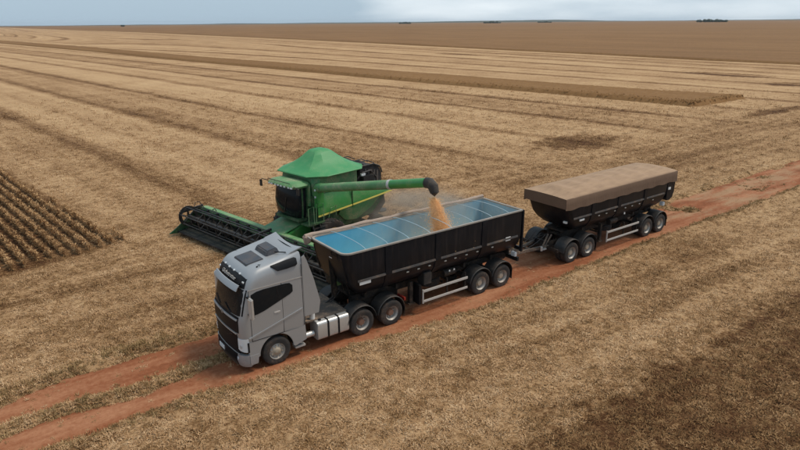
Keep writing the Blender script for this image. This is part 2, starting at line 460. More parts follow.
# ------------------------------------------------------------------ the field: tone pattern shared by soil and straw
K_PTS = ((70, 0.11), (150, -0.07))
def field_tone(nt):
    """0 dark .. 1 pale: swaths left by the harvester passes, residue patches, one dark strip by the track (all real residue, fixed to the ground)"""
    pos = node(nt, 'ShaderNodeNewGeometry').outputs['Position']
    sep = node(nt, 'ShaderNodeSeparateXYZ'); nt.links.new(pos, sep.inputs[0])
    x, y = sep.outputs['X'], sep.outputs['Y']
    mr = node(nt, 'ShaderNodeMapRange')
    mr.inputs['From Min'].default_value = 70; mr.inputs['From Max'].default_value = 150
    mr.inputs['To Min'].default_value = 0.11; mr.inputs['To Max'].default_value = -0.07
    nt.links.new(x, mr.inputs['Value'])
    wob = noise(nt, pos, 0.05, 3)
    c = mth(nt, 'ADD', mth(nt, 'MULTIPLY_ADD', y, mr.outputs['Result'], x), mth(nt, 'MULTIPLY', wob, 3.0))
    far = smooth(nt, y, 12, 26)                          # swaths run in the big field, not on the headland by the road
    # edge lines between passes, 12 m apart
    ph = mth(nt, 'FRACT', mth(nt, 'MULTIPLY', mth(nt, 'SUBTRACT', c, 9.8), 1 / 12.0))
    tri = mth(nt, 'ABSOLUTE', mth(nt, 'SUBTRACT', ph, 0.5))
    line = smooth(nt, tri, 0.33, 0.49)
    cv = node(nt, 'ShaderNodeCombineXYZ')
    nt.links.new(c, cv.inputs[0]); nt.links.new(mth(nt, 'MULTIPLY', y, 0.008), cv.inputs[1])
    streak = noise(nt, cv.outputs[0], 0.42, 4, 0.55)       # long streaks along the passes
    broad = noise(nt, pos, 0.11, 4, 0.55)
    fine = noise(nt, pos, 0.9, 4, 0.6)
    t = mth(nt, 'ADD', 0.51, mth(nt, 'MULTIPLY', mth(nt, 'SUBTRACT', broad, 0.5), 0.55))
    t = mth(nt, 'ADD', t, mth(nt, 'MULTIPLY', mth(nt, 'SUBTRACT', fine, 0.5), 0.45))
    t = mth(nt, 'ADD', t, mth(nt, 'MULTIPLY', far, mth(nt, 'MULTIPLY_ADD', mth(nt, 'SUBTRACT', streak, 0.5), 0.72, 0.15)))
    t = mth(nt, 'SUBTRACT', t, mth(nt, 'MULTIPLY', mth(nt, 'MULTIPLY', far, line), mth(nt, 'MULTIPLY_ADD', streak, 0.26, 0.14)))
    # each pass left its own amount of straw
    wnz = node(nt, 'ShaderNodeTexWhiteNoise', noise_dimensions='1D')
    nt.links.new(mth(nt, 'FLOOR', mth(nt, 'MULTIPLY', mth(nt, 'SUBTRACT', c, 9.8), 1 / 12.0)), wnz.inputs['W'])
    t = mth(nt, 'ADD', t, mth(nt, 'MULTIPLY', far, mth(nt, 'MULTIPLY', mth(nt, 'SUBTRACT', wnz.outputs['Value'], 0.5), 0.22)))
    # faint lengthwise marks on the headland beside the road
    hv = node(nt, 'ShaderNodeCombineXYZ')
    nt.links.new(mth(nt, 'MULTIPLY', x, 0.05), hv.inputs[0]); nt.links.new(mth(nt, 'MULTIPLY_ADD', wob, 1.5, y), hv.inputs[1])
    hs = noise(nt, hv.outputs[0], 0.7, 3, 0.5)
    t = mth(nt, 'ADD', t, mth(nt, 'MULTIPLY', mth(nt, 'SUBTRACT', 1.0, far), mth(nt, 'MULTIPLY', mth(nt, 'SUBTRACT', hs, 0.5), 0.75)))
    # bare soil under the ripe rows, and a few weedy spots in the field
    pl = mth(nt, 'MULTIPLY', smooth(nt, mth(nt, 'MULTIPLY_ADD', mth(nt, 'SUBTRACT', y, 17.0), 0.13, x), -1.4, -0.8, 1.0, 0.0), smooth(nt, mth(nt, 'SUBTRACT', y, mth(nt, 'MULTIPLY', x, 0.3)), 16.8, 17.6))
    pl = mth(nt, 'MULTIPLY', pl, smooth(nt, y, 80, 110, 1.0, 0.0))
    t = mth(nt, 'SUBTRACT', t, mth(nt, 'MULTIPLY', pl, 0.24))
    for ex, ey, ra, rb in ((42, 20.5, 5.5, 3.2), (131, 50, 5, 10), (118, 33, 5, 3.5), (80, 18.2, 8, 1.5), (148, 157, 4, 12)):
        dx = mth(nt, 'POWER', mth(nt, 'ABSOLUTE', mth(nt, 'MULTIPLY', mth(nt, 'SUBTRACT', x, ex), 1 / ra)), 2.0)
        dy = mth(nt, 'POWER', mth(nt, 'ABSOLUTE', mth(nt, 'MULTIPLY', mth(nt, 'SUBTRACT', y, ey), 1 / rb)), 2.0)
        dd = mth(nt, 'ADD', mth(nt, 'ADD', dx, dy), mth(nt, 'MULTIPLY', mth(nt, 'SUBTRACT', fine, 0.5), 1.8))
        t = mth(nt, 'SUBTRACT', t, smooth(nt, dd, 0.5, 1.3, 0.30, 0.0))
    # thinner, darker residue beyond the pale strip beside the road
    yy = mth(nt, 'ADD', y, mth(nt, 'MULTIPLY', mth(nt, 'SUBTRACT', fine, 0.5), 3.2))
    dk = mth(nt, 'MULTIPLY', smooth(nt, yy, -8.8, -7.9, 1.0, 0.0), smooth(nt, mth(nt, 'ADD', x, mth(nt, 'MULTIPLY', broad, 4.0)), 3.5, 7.0))
    t = mth(nt, 'SUBTRACT', t, mth(nt, 'MULTIPLY', dk, 0.30))
    return t, pos, fine

def ramp(nt, fac, els):
    r = node(nt, 'ShaderNodeValToRGB')
    cr = r.color_ramp
    while len(cr.elements) < len(els): cr.elements.new(0.5)
    for e, (p, c) in zip(cr.elements, els):
        e.position = p; e.color = (*c, 1)
    nt.links.new(fac, r.inputs['Fac'])
    return r.outputs['Color']

def ground_mat():
    m, nt, b = nt_new('harvested_ground')
    t, pos, fine = field_tone(nt)
    sp = noise(nt, pos, 7.0, 5, 0.7)
    sp2 = noise(nt, pos, 1.9, 5, 0.65)
    v = mth(nt, 'ADD', t, mth(nt, 'MULTIPLY', mth(nt, 'SUBTRACT', sp, 0.5), 1.5))
    v = mth(nt, 'ADD', v, mth(nt, 'MULTIPLY', mth(nt, 'SUBTRACT', sp2, 0.5), 0.6))
    c = ramp(nt, v, ((0.10, (0.078, 0.034, 0.014)), (0.34, (0.19, 0.100, 0.043)), (0.58, (0.385, 0.230, 0.116)), (0.9, (0.54, 0.355, 0.192))))
    nt.links.new(c, b.inputs['Base Color'])
    b.inputs['Roughness'].default_value = 0.95
    b.inputs['Specular IOR Level'].default_value = 0.1
    bump(nt, b, mth(nt, 'ADD', sp, mth(nt, 'MULTIPLY', sp2, 0.6)), 0.8, 0.12)
    return m
MAT['ground'] = ground_mat()

def straw_mat(name, shift=0.0, els=None):
    m, nt, b = nt_new(name)
    t, pos, fine = field_tone(nt)
    rnd = node(nt, 'ShaderNodeObjectInfo').outputs['Random']
    v = mth(nt, 'ADD', mth(nt, 'ADD', t, shift), mth(nt, 'MULTIPLY', mth(nt, 'SUBTRACT', rnd, 0.5), 0.55))
    c = ramp(nt, v, els or ((0.0, (0.125, 0.057, 0.023)), (0.35, (0.30, 0.170, 0.074)), (0.62, (0.52, 0.320, 0.168)), (0.98, (0.70, 0.495, 0.295))))
    nt.links.new(c, b.inputs['Base Color'])
    b.inputs['Roughness'].default_value = 0.9
    b.inputs['Specular IOR Level'].default_value = 0.15
    return m
MAT['straw'] = straw_mat('chopped_straw')
MAT['crop'] = straw_mat('ripe_soybean', 0.0, ((-0.0, (0.27, 0.145, 0.064)), (0.3, (0.46, 0.275, 0.130)), (0.8, (0.60, 0.39, 0.205))))
MAT['weed'] = straw_mat('verge_grass', 0.0, ((0.05, (0.13, 0.075, 0.030)), (0.4, (0.28, 0.180, 0.078)), (0.8, (0.48, 0.32, 0.16))))

def crop_slab_mat(name, dark, light, rows):
    m, nt, b = nt_new(name)
    pos = node(nt, 'ShaderNodeNewGeometry').outputs['Position']
    n1 = noise(nt, pos, 1.2, 5, 0.7)
    n2 = noise(nt, pos, 0.03, 4, 0.6, stretch=rows)
    n3 = noise(nt, pos, 0.004, 4, 0.6, stretch=rows)
    v = mth(nt, 'ADD', mth(nt, 'MULTIPLY', n1, 0.5), mth(nt, 'ADD', mth(nt, 'MULTIPLY', n2, 0.5), mth(nt, 'MULTIPLY', n3, 0.4)))
    nt.links.new(mixc(nt, smooth(nt, v, 0.45, 0.95), dark, light), b.inputs['Base Color'])
    b.inputs['Roughness'].default_value = 0.95
    b.inputs['Specular IOR Level'].default_value = 0.1
    return m
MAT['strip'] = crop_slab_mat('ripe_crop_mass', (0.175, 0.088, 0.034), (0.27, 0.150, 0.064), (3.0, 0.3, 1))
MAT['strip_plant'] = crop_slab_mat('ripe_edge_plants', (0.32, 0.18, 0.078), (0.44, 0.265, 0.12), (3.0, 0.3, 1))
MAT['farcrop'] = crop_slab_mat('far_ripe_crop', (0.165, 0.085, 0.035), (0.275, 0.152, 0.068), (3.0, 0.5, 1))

# ------------------------------------------------------------------ road shape
RN = np.array([(-40, -0.4), (-16, -0.2), (-7, -0.15), (-3.2, -0.05), (-1.3, -0.4), (2.75, -0.4), (4.8, -0.7), (7, -0.9), (11, -1.0), (14, -0.7), (19, -0.45), (25, -0.35), (41, -0.3), (70, -0.3), (140, -0.3)])
RF = np.array([(-40, 2.2), (-16, 2.6), (-8.1, 3.0), (-7.2, 3.3), (-5.9, 3.6), (-1.0, 3.6), (3, 3.5), (14, 3.3), (25, 2.3), (30, 3.0), (43, 3.5), (70, 3.4), (140, 3.4)])
MD0 = np.array([(-40, 1.1), (-8.3, 1.19), (-6.5, 1.30), (-4.4, 0.95), (-1.9, 1.37), (1.0, 1.5), (3.0, 1.9), (3.5, 9)])
MD1 = np.array([(-40, 1.9), (-8.2, 1.90), (-6.4, 1.98), (-4.2, 1.72), (-1.6, 1.98), (1.0, 1.8), (3.0, 1.5), (3.5, -9)])
def road_depth(x, y):
    """metres inside the bare track (negative outside)"""
    ip = lambda T: np.interp(x, T[:, 0], T[:, 1])
    n = (fbm(x * 0.8, y * 0.8, 4) - 0.5) * 1.1
    d = np.minimum(y - ip(RN), ip(RF) - y)
    a, b = ip(MD0), ip(MD1)
    med = np.minimum(y - a, b - y)           # >0 inside the grassy middle
    d = np.minimum(d, -med)
    thin = np.where(x > 24, (fbm(x * 0.35 + 40, y * 0.9, 3) - 0.66) * -1.2, 1.0)
    return np.minimum(d, thin + 0.05) + n * 0.42
def relief(x, y):
    near = np.clip(1 - (np.hypot(x - 10, y - 8) - 60) / 120, 0, 1)
    return near * ((fbm(x * 0.45, y * 0.45, 3) - 0.5) * 0.10 + (fbm(x * 2.2, y * 2.2, 3) - 0.5) * 0.09)
def ground_z(x, y):
    d = road_depth(x, y)
    bank = 0.10 * np.clip(1 - np.abs(d + 0.45) / 0.5, 0, 1)
    z = relief(x, y) + 0.02 + bank
    w = np.clip((d + 0.25) / 0.5, 0, 1)
    corr = np.clip((np.minimum(y + 2.2, 8.5 - y)) / 1.0, 0, 1) * np.clip((x + 40) / 5, 0, 1) * np.clip((140 - x) / 5, 0, 1)
    w = w * corr
    return z * (1 - w) + w * -0.12
def axis(a, b, step, far, g):
    fine = np.arange(a, b + 1e-6, step)
    def grow():
        s = step; p = 0; out = []
        while p < far:
            s *= g; p += s; out.append(p)
        return np.array(out)
    gr = grow()
    return np.concatenate([(a - gr)[::-1], fine, b + gr])
xs = axis(-14, 44, 0.2, 11500, 1.085)
ys = axis(-13, 34, 0.2, 11500, 1.085)
def grid_mesh(name, X, Y, Z, mat, keep=None):
    nx, ny = X.shape
    V = np.stack([X, Y, Z], -1).reshape(-1, 3)
    i = np.arange(nx - 1)[:, None] * ny + np.arange(ny - 1)[None, :]
    Fq = np.stack([i, i + ny, i + ny + 1, i + 1], -1).reshape(-1, 4)
    if keep is not None:
        Fq = Fq[keep[:-1, :-1].reshape(-1)]
        used = np.unique(Fq); idx = np.full(len(V), -1); idx[used] = np.arange(len(used))
        V = V[used]; Fq = idx[Fq]
    return mesh_np(name, V, Fq, mat)
X, Y = np.meshgrid(xs, ys, indexing='ij')
g = grid_mesh('ground', X, Y, ground_z(X, Y), MAT['ground'])
g['kind'] = 'structure'; g['label'] = 'harvested field of pale chopped straw over red-brown soil'

def road_mat():
    m, nt, b = nt_new('red_dirt')
    pos = node(nt, 'ShaderNodeNewGeometry').outputs['Position']
    sep = node(nt, 'ShaderNodeSeparateXYZ'); nt.links.new(pos, sep.inputs[0])
    a = noise(nt, pos, 0.6, 5, 0.6, stretch=(0.25, 1.6, 1))
    bb = noise(nt, pos, 6, 5, 0.7)
    v = mth(nt, 'ADD', mth(nt, 'MULTIPLY', a, 0.75), mth(nt, 'MULTIPLY', bb, 0.35))
    c = ramp(nt, v, ((0.32, (0.13, 0.044, 0.020)), (0.50, (0.25, 0.088, 0.040)), (0.70, (0.40, 0.185, 0.098))))
    # trampled straw on the right-hand stretch
    s = noise(nt, pos, 0.5, 4, 0.65, stretch=(0.5, 1.5, 1))
    f = mth(nt, 'MULTIPLY', smooth(nt, s, 0.42, 0.66), smooth(nt, sep.outputs['X'], 21, 29, 0.0, 0.75))
    c = mixc(nt, f, c, (0.36, 0.235, 0.135))
    nt.links.new(c, b.inputs['Base Color'])
    b.inputs['Roughness'].default_value = 0.95
    b.inputs['Specular IOR Level'].default_value = 0.1
    bump(nt, b, mth(nt, 'ADD', bb, a), 0.5, 0.05)
    return m
MAT['road'] = road_mat()
rx = np.concatenate([np.arange(-40, -16, 0.6), np.arange(-16, 46, 0.16), np.arange(46, 140, 0.6)])
ry = np.arange(-2.2, 8.5, 0.13)
RX, RY = np.meshgrid(rx, ry, indexing='ij')
d = road_depth(RX, RY)
RZ = np.clip(d, -0.5, 0.25) * 0.22 - 0.035 + (fbm(RX * 1.5, RY * 3, 3) - 0.5) * 0.03
keep = d > -0.5
r = grid_mesh('dirt_road', RX, RY, RZ, MAT['road'], keep)
r['kind'] = 'structure'; r['label'] = 'red dirt farm track with a grassy middle strip'
def surf_z(x, y):
    return ground_z(x, y)

# ------------------------------------------------------------------ standing crop, far field, hills, groves
STRIP_N = np.array([(27.5, 75.9), (42, 74.7), (62, 72.7), (87, 69.3), (126, 66), (183, 60), (292, 52), (518, 31), (900, -5)])
STRIP_F = np.array([(27.3, 89.5), (42, 86.0), (62, 83.0), (100, 79.0), (198, 69), (320, 61), (548, 42), (900, 8)])
def slab(name, ty, n0, n1, h, nacross, mat, jag, label):
    U = np.linspace(0, 1, nacross)
    A = np.interp(ty, n0[:, 0], n0[:, 1]); B = np.interp(ty, n1[:, 0], n1[:, 1])
    SX = A[None, :] + (B - A)[None, :] * U[:, None]; SY = np.repeat(ty[None, :], nacross, 0)
    SX = SX + (rng.random(SX.shape) - 0.5) * 0.5 * jag; SY = SY + (rng.random(SX.shape) - 0.5) * 0.5 * jag
    SZ = h + (rng.random(SX.shape) - 0.5) * 0.32 * jag
    # front, back and end faces come down to the ground
    def wrap(a, first, last): return np.concatenate([first[None, :], a, last[None, :]], 0)
    SX = wrap(SX, SX[0] - 0.8, SX[-1] + 0.8); SY = wrap(SY, SY[0], SY[-1]); SZ = wrap(SZ, SZ[0] * 0 - 0.05, SZ[-1] * 0 - 0.05)
    SX = np.concatenate([SX[:, :1], SX, SX[:, -1:]], 1)
    SY = np.concatenate([SY[:, :1] - 0.6, SY, SY[:, -1:] + 0.15], 1)
    SZ = np.concatenate([SZ[:, :1] * 0 - 0.05, SZ, SZ[:, -1:] * 0 - 0.05], 1)
    o = grid_mesh(name, SX, SY, SZ, mat)
    o['kind'] = 'stuff'; o['label'] = label
    return o
ty = np.concatenate([np.arange(27.5, 90, 0.3), np.arange(90, 200, 0.8), np.arange(200, 900, 5)])
slab('standing_crop_strip', ty, STRIP_N, STRIP_F, 0.62, 34, MAT['strip'], 0.4, 'uncut strip of ripe brown soybeans across the field')
FAR_N = np.array([(-400, 180), (30, 176), (53, 174), (80, 174.5), (122, 181), (170, 184), (261, 197), (406, 211), (679, 231), (1000, 255), (1473, 268), (11300, 640)])
ty2 = np.concatenate([np.arange(-400, 30, 6), np.arange(30, 300, 1.2), np.arange(300, 1500, 12), np.arange(1500, 11300, 300)])
ac = np.concatenate([[0], np.cumsum(1.0 * 1.2 ** np.arange(42))]); ac = ac / ac[-1] * 10600
FX = np.interp(ty2, FAR_N[:, 0], FAR_N[:, 1])[None, :] + ac[:, None]; FY = np.repeat(ty2[None, :], len(ac), 0)
FZ = np.full(FX.shape, 0.6) + (rng.random(FX.shape) - 0.5) * 0.15
FZ[0] = -0.1
o = grid_mesh('distant_crop', FX, FY, FZ, MAT['farcrop']); o['kind'] = 'stuff'; o['label'] = 'far uncut brown soybean field reaching the horizon'

def hill_mat():
    m, nt, b = nt_new('far_woodland')
    pos = node(nt, 'ShaderNodeNewGeometry').outputs['Position']
    n = noise(nt, pos, 0.01, 4)
    nt.links.new(mixc(nt, n, (0.045, 0.055, 0.035), (0.10, 0.095, 0.06)), b.inputs['Base Color'])
    b.inputs['Roughness'].default_value = 1.0
    return m
MAT['hill'] = hill_mat()
az = np.linspace(-0.15, 1.95, 400)
prof = 4 + 26 * np.clip(fbm(az * 7 + 3, az * 0 + 2, 4) - 0.28, 0, 1) * np.interp(az, [0, 0.35, 0.8, 1.1, 1.5], [1.5, 1.6, 1.3, 0.9, 0.35])
RR = np.array([7800, 7900, 8200, 8600])
HX = CAM.x + np.cos(az)[None, :] * RR[:, None]; HY = CAM.y + np.sin(az)[None, :] * RR[:, None]
HZ = np.stack([prof * 0 - 0.5, prof * 0.8, prof, prof * 0 - 0.5])
o = grid_mesh('hills', HX, HY, HZ, MAT['hill']); o['kind'] = 'structure'; o['label'] = 'low wooded rise along the horizon'

def leaf_mat():
    m, nt, b = nt_new('far_foliage')
    pos = node(nt, 'ShaderNodeNewGeometry').outputs['Position']
    n = noise(nt, pos, 0.3, 3)
    nt.links.new(mixc(nt, n, (0.05, 0.07, 0.045), (0.09, 0.12, 0.07)), b.inputs['Base Color'])
    b.inputs['Roughness'].default_value = 0.9
    return m
MAT['leaf'] = leaf_mat()
def unpix(px, py, dist):
    x = (px - 400) / F_PX; y = (225 - py) / F_PX
    dv = (fw + r2 * x + u2 * y); dv = Vector((dv.x, dv.y, 0)).normalized()
    return CAM.x + dv.x * dist, CAM.y + dv.y * dist
def grove(px, dist, width, height, label, ntree):
    cx, cy = unpix(px, 22, dist)
    side = Vector((cy - CAM.y, -(cx - CAM.x), 0)).normalized(); fwd = Vector((cx - CAM.x, cy - CAM.y, 0)).normalized()
    mb = MB()
    for i in range(ntree):
        u = (i + 0.5) / ntree - 0.5 + random.uniform(-0.03, 0.03)
        p = side * (u * width) + fwd * random.uniform(-width * 0.2, width * 0.2)
        h = height * random.uniform(0.6, 1.0) * (1 - 0.5 * abs(u)); rr = h * random.uniform(0.55, 0.85)
        mb.tube([(p.x, p.y, 0), (p.x, p.y, h * 0.5)], [h * 0.03, h * 0.015], 5)
        for k in range(150):
            a = Vector((random.gauss(0, 1), random.gauss(0, 1), random.gauss(0, 1))).normalized()
            q = Vector((p.x, p.y, h * 0.5)) + Vector((a.x * rr, a.y * rr, a.z * h * 0.48)) * random.uniform(0.5, 1)
            t1 = Vector((random.gauss(0, 1), random.gauss(0, 1), random.gauss(0, 1))).normalized(); t2 = a.cross(t1).normalized()
            s = h * 0.11
            mb.add([q - t1 * s - t2 * s, q + t1 * s - t2 * s, q + t1 * s + t2 * s, q - t1 * s + t2 * s], [(0, 1, 2, 3)])
    o = mb.build('distant_grove', 'leaf')
    o.location = (cx, cy, 0)
    o['kind'] = 'stuff'; o['label'] = label
grove(712, 3200, 120, 17, 'widest clump of far trees on the right of the horizon', 16)
grove(405, 4200, 80, 15, 'far clump of trees at the middle of the horizon', 11)
grove(492, 4000, 100, 15, 'far clump of trees under the pale cloud edge', 12)
grove(545, 4400, 90, 13, 'lowest far clump of trees on the horizon', 10)
grove(122, 3600, 16, 14, 'lone far tree on the left of the horizon', 2)

# ------------------------------------------------------------------ straw, verge grass and the near crop (instanced stuff)
def tuft_object(name, mat, blades, hgt, spread, flat, width, seed):
    rd = random.Random(seed)
    mb = MB()
    for i in range(blades):
        a = rd.uniform(0, 2 * PI); rr = spread * math.sqrt(rd.random())
        p = Vector((rr * math.cos(a), rr * math.sin(a), rd.uniform(0, 0.01)))
        az_ = rd.uniform(0, 2 * PI)
        el = rd.uniform(0.0, 0.35) if rd.random() < flat else rd.uniform(0.7, 1.45)
        ln = hgt * rd.uniform(0.5, 1.1)
        dv = Vector((math.cos(az_) * math.cos(el), math.sin(az_) * math.cos(el), math.sin(el)))
        sdv = Vector((-math.sin(az_), math.cos(az_), 0)) * width * rd.uniform(0.7, 1.4)
        mid = p + dv * ln * 0.5 + Vector((0, 0, 0.008))
        q = p + dv * ln + Vector((0, 0, -0.15 * ln * rd.random()))
        mb.add([p - sdv, p + sdv, mid + sdv, mid - sdv, q], [(0, 1, 2, 3), (3, 2, 4)])
    me = bpy.data.meshes.new(name); me.from_pydata(mb.v, [], mb.f); me.materials.append(MAT[mat])
    return bpy.data.objects.new(name, me)
def plant_object(name, mat, h, seed):
    rd = random.Random(seed); mb = MB()
    mb.tube([(0, 0, 0), (0.02, 0.0, h)], [0.02, 0.01], 3, caps=False)
    for i in range(30):
        z = h * rd.uniform(0.15, 1.0); a = rd.uniform(0, 2 * PI); ln = rd.uniform(0.07, 0.18); el = rd.uniform(-0.2, 1.1)
        dv = Vector((math.cos(a) * math.cos(el), math.sin(a) * math.cos(el), math.sin(el)))
        s = Vector((-math.sin(a), math.cos(a), 0)) * rd.uniform(0.012, 0.030); p = Vector((0, 0, z))
        m_ = p + dv * ln * 0.55; q = p + dv * ln
        mb.add([p, m_ + s, q, m_ - s], [(0, 1, 2, 3)])
    me = bpy.data.meshes.new(name); me.from_pydata(mb.v, [], mb.f); me.materials.append(MAT[mat])
    return bpy.data.objects.new(name, me)
def scatter(name, pts, rot, scl, variants, label):
    """one object of countless bits: a vertex per bit, geometry nodes put a variant on each"""
    col = bpy.data.collections.new(name + '_variants')
    for v in variants: col.objects.link(v)
    me = bpy.data.meshes.new(name)
    n = len(pts)
    me.vertices.add(n); me.vertices.foreach_set('co', np.ascontiguousarray(pts, np.float32).ravel())
    a = me.attributes.new('rot', 'FLOAT_VECTOR', 'POINT'); a.data.foreach_set('vector', np.ascontiguousarray(rot, np.float32).ravel())
    a = me.attributes.new('scl', 'FLOAT', 'POINT'); a.data.foreach_set('value', np.ascontiguousarray(scl, np.float32))
    a = me.attributes.new('vi', 'INT', 'POINT'); a.data.foreach_set('value', rng.integers(0, len(variants), n).astype(np.int32))
    o = bpy.data.objects.new(name, me); COL.objects.link(o)
    ng = bpy.data.node_groups.new(name + '_nodes', 'GeometryNodeTree')
    ng.interface.new_socket('Geometry', in_out='INPUT', socket_type='NodeSocketGeometry')
    ng.interface.new_socket('Geometry', in_out='OUTPUT', socket_type='NodeSocketGeometry')
    gi = ng.nodes.new('NodeGroupInput'); go = ng.nodes.new('NodeGroupOutput')
    ci = ng.nodes.new('GeometryNodeCollectionInfo'); ci.inputs['Collection'].default_value = col
    ci.inputs['Separate Children'].default_value = True; ci.inputs['Reset Children'].default_value = True
    ip = ng.nodes.new('GeometryNodeInstanceOnPoints'); ip.inputs['Pick Instance'].default_value = True
    def na(nm, dt):
        q = ng.nodes.new('GeometryNodeInputNamedAttribute'); q.data_type = dt; q.inputs['Name'].default_value = nm
        return [s for s in q.outputs if s.enabled and s.name == 'Attribute'][0]
    ng.links.new(gi.outputs[0], ip.inputs['Points']); ng.links.new(ci.outputs[0], ip.inputs['Instance'])
    ng.links.new(na('vi', 'INT'), ip.inputs['Instance Index'])
    ng.links.new(na('rot', 'FLOAT_VECTOR'), ip.inputs['Rotation'])
    ng.links.new(na('scl', 'FLOAT'), ip.inputs['Scale'])
    ng.links.new(ip.outputs[0], go.inputs[0])
    md = o.modifiers.new('scatter', 'NODES'); md.node_group = ng
    o['kind'] = 'stuff'; o['label'] = label
    return o
def zrot(n, tilt=0.15):
    return np.stack([(rng.random(n) - 0.5) * tilt, (rng.random(n) - 0.5) * tilt, rng.random(n) * 2 * PI], -1)

ROW_K = -0.11                      # crop rows lean this much from the Y axis
PLOT_R = np.array([(15.6, -1.0), (17, -1.0), (27, -2.85), (44, -4.96), (70, -8.0), (110, -12.5)])
PLOT_F = np.array([(-60, 8.0), (-20, 13.0), (-7.15, 15.2), (-4.16, 16.4), (-0.9, 17.0), (10, 17.3)])
def in_plot(x, y, m=0.0):
    e = (fbm(x * 1.1, y * 1.1, 2) - 0.5) * 1.4
    return (x < np.interp(y, PLOT_R[:, 0], PLOT_R[:, 1]) + e * 0.6 - m) & (y > np.interp(x, PLOT_F[:, 0], PLOT_F[:, 1]) + e + m)
def in_strip(x, y):
    return (y > 27.4) & (x > np.interp(y, STRIP_N[:, 0], STRIP_N[:, 1]) - 0.2) & (x < np.interp(y, STRIP_F[:, 0], STRIP_F[:, 1]) + 0.2)

# chopped straw lying on the field
NCAND = 1500000
R = CAM.x, CAM.y
th = YAW + (rng.random(NCAND) - 0.5) * math.radians(94)
lo, hi = 8.0, 150.0
rad = np.exp(rng.random(NCAND) * (math.log(hi) - math.log(lo)) + math.log(lo))   # constant count per ring ratio
px_, py_ = CAM.x + rad * np.cos(th), CAM.y + rad * np.sin(th)
rd_ = road_depth(px_, py_)
dens = fbm(px_ * 0.8, py_ * 0.8, 3)
p_keep = np.clip(rad ** 2 / 21.0 ** 2, 0, 1) * np.where(rad > 34, np.clip(1.15 - (rad - 30) / 85, 0.0, 1), 1)
p_keep *= 0.13 * np.clip(0.35 + dens * 1.25, 0, 1.2) * np.clip((vnoise(px_ * 3.1, py_ * 3.1) - 0.18) * 2.6, 0.30, 1)
p_keep = np.where(rd_ > 0.12, p_keep * 0.07, p_keep)
ok = (rng.random(NCAND) < p_keep) & ~in_plot(px_, py_, 0.2) & ~in_strip(px_, py_)
px_, py_, rad = px_[ok], py_[ok], rad[ok]
pz = surf_z(px_, py_)
onr = road_depth(px_, py_) > 0.0
pz = np.where(onr, np.clip(road_depth(px_, py_), -0.5, 0.25) * 0.22 - 0.035, pz)
n = len(px_)
print('straw tufts', n)
scl = rng.uniform(0.6, 1.35, n) * np.clip(rad / 42, 1.0, 2.2) * np.where(onr, 0.6, 1)
scatter('straw_litter', np.stack([px_, py_, pz], -1), zrot(n, 0.3), scl,
        [tuft_object('straw_tuft', 'straw', 14, 0.13, 0.14, 0.80, 0.008, 50 + k) for k in range(6)], 'pale chopped straw and stubble littering the harvested field')

# verge grass: the grassy middle of the track and both ragged banks
n0 = 150000
gx = rng.uniform(-16, 42, n0); gy = rng.uniform(-2.0, 5.6, n0)
gd = road_depth(gx, gy)
inm = (gy > np.interp(gx, MD0[:, 0], MD0[:, 1]) - 0.25) & (gy < np.interp(gx, MD1[:, 0], MD1[:, 1]) + 0.25)
far_bank = (gy > 2.3) & ~inm & (gx < 4)
pk = np.where(inm, 0.20, np.where(far_bank, np.exp(-((gd + 0.45) / 0.45) ** 2) * 0.40, np.exp(-((gd + 0.22) / 0.26) ** 2) * 0.17)) * np.clip((fbm(gx * 0.9, gy * 0.9, 3) - 0.3) * 3.5, 0, 1)
pk = np.where(gd > 0.1, pk * 0.12, pk)
ok = rng.random(n0) < pk
gx, gy = gx[ok], gy[ok]
gz = np.maximum(surf_z(gx, gy), np.clip(road_depth(gx, gy), -0.5, 0.25) * 0.22 - 0.035)
n = len(gx); print('verge tufts', n)
scatter('verge_grass', np.stack([gx, gy, gz], -1), zrot(n, 0.3), rng.uniform(0.4, 0.95, n),
        [tuft_object('grass_tuft', 'weed', 16, 0.17, 0.10, 0.25, 0.009, 80 + k) for k in range(5)], 'short olive weeds on the banks and middle of the track')

# ripe crop left of the harvester, in rows
cx_, cy_ = [], []
for k in range(90):
    yv = np.arange(8, 72, 0.10) + rng.random() * 0.1
    xv = -0.4 - 0.62 * k + ROW_K * (yv - 17) + (rng.random(len(yv)) - 0.5) * 0.12
    cx_.append(xv); cy_.append(yv + (rng.random(len(yv)) - 0.5) * 0.1)
cx_ = np.concatenate(cx_); cy_ = np.concatenate(cy_)
ok = in_plot(cx_, cy_) & (cx_ > -26)
cx_, cy_ = cx_[ok], cy_[ok]
n = len(cx_); print('crop plants', n)
scatter('standing_soybeans', np.stack([cx_, cy_, surf_z(cx_, cy_) - 0.03], -1), zrot(n, 0.35), rng.uniform(0.8, 1.25, n),
        [plant_object('soybean_plant', 'crop', 0.38, 120 + k) for k in range(5)], 'uncut ripe soybeans in rows left of the harvester')
# ragged rim of the far strip
sy_ = 27.5 + 110 * rng.random(1800) ** 1.8; w = rng.random(1800)
sx_ = np.interp(sy_, STRIP_N[:, 0], STRIP_N[:, 1]) - 0.3 + w * 2.5
ey = 27.3 + rng.random(500) * 1.5; ex = rng.uniform(75.8, 89.5, 500)
sx_ = np.concatenate([sx_, ex]); sy_ = np.concatenate([sy_, ey]); n = len(sx_)
scatter('strip_edge_soybeans', np.stack([sx_, sy_, np.zeros(n)], -1), zrot(n, 0.35), rng.uniform(0.8, 1.2, n),
        [plant_object('soybean_plant', 'strip_plant', 0.62, 140 + k) for k in range(3)], 'ripe soybean plants along the edge of the uncut strip')

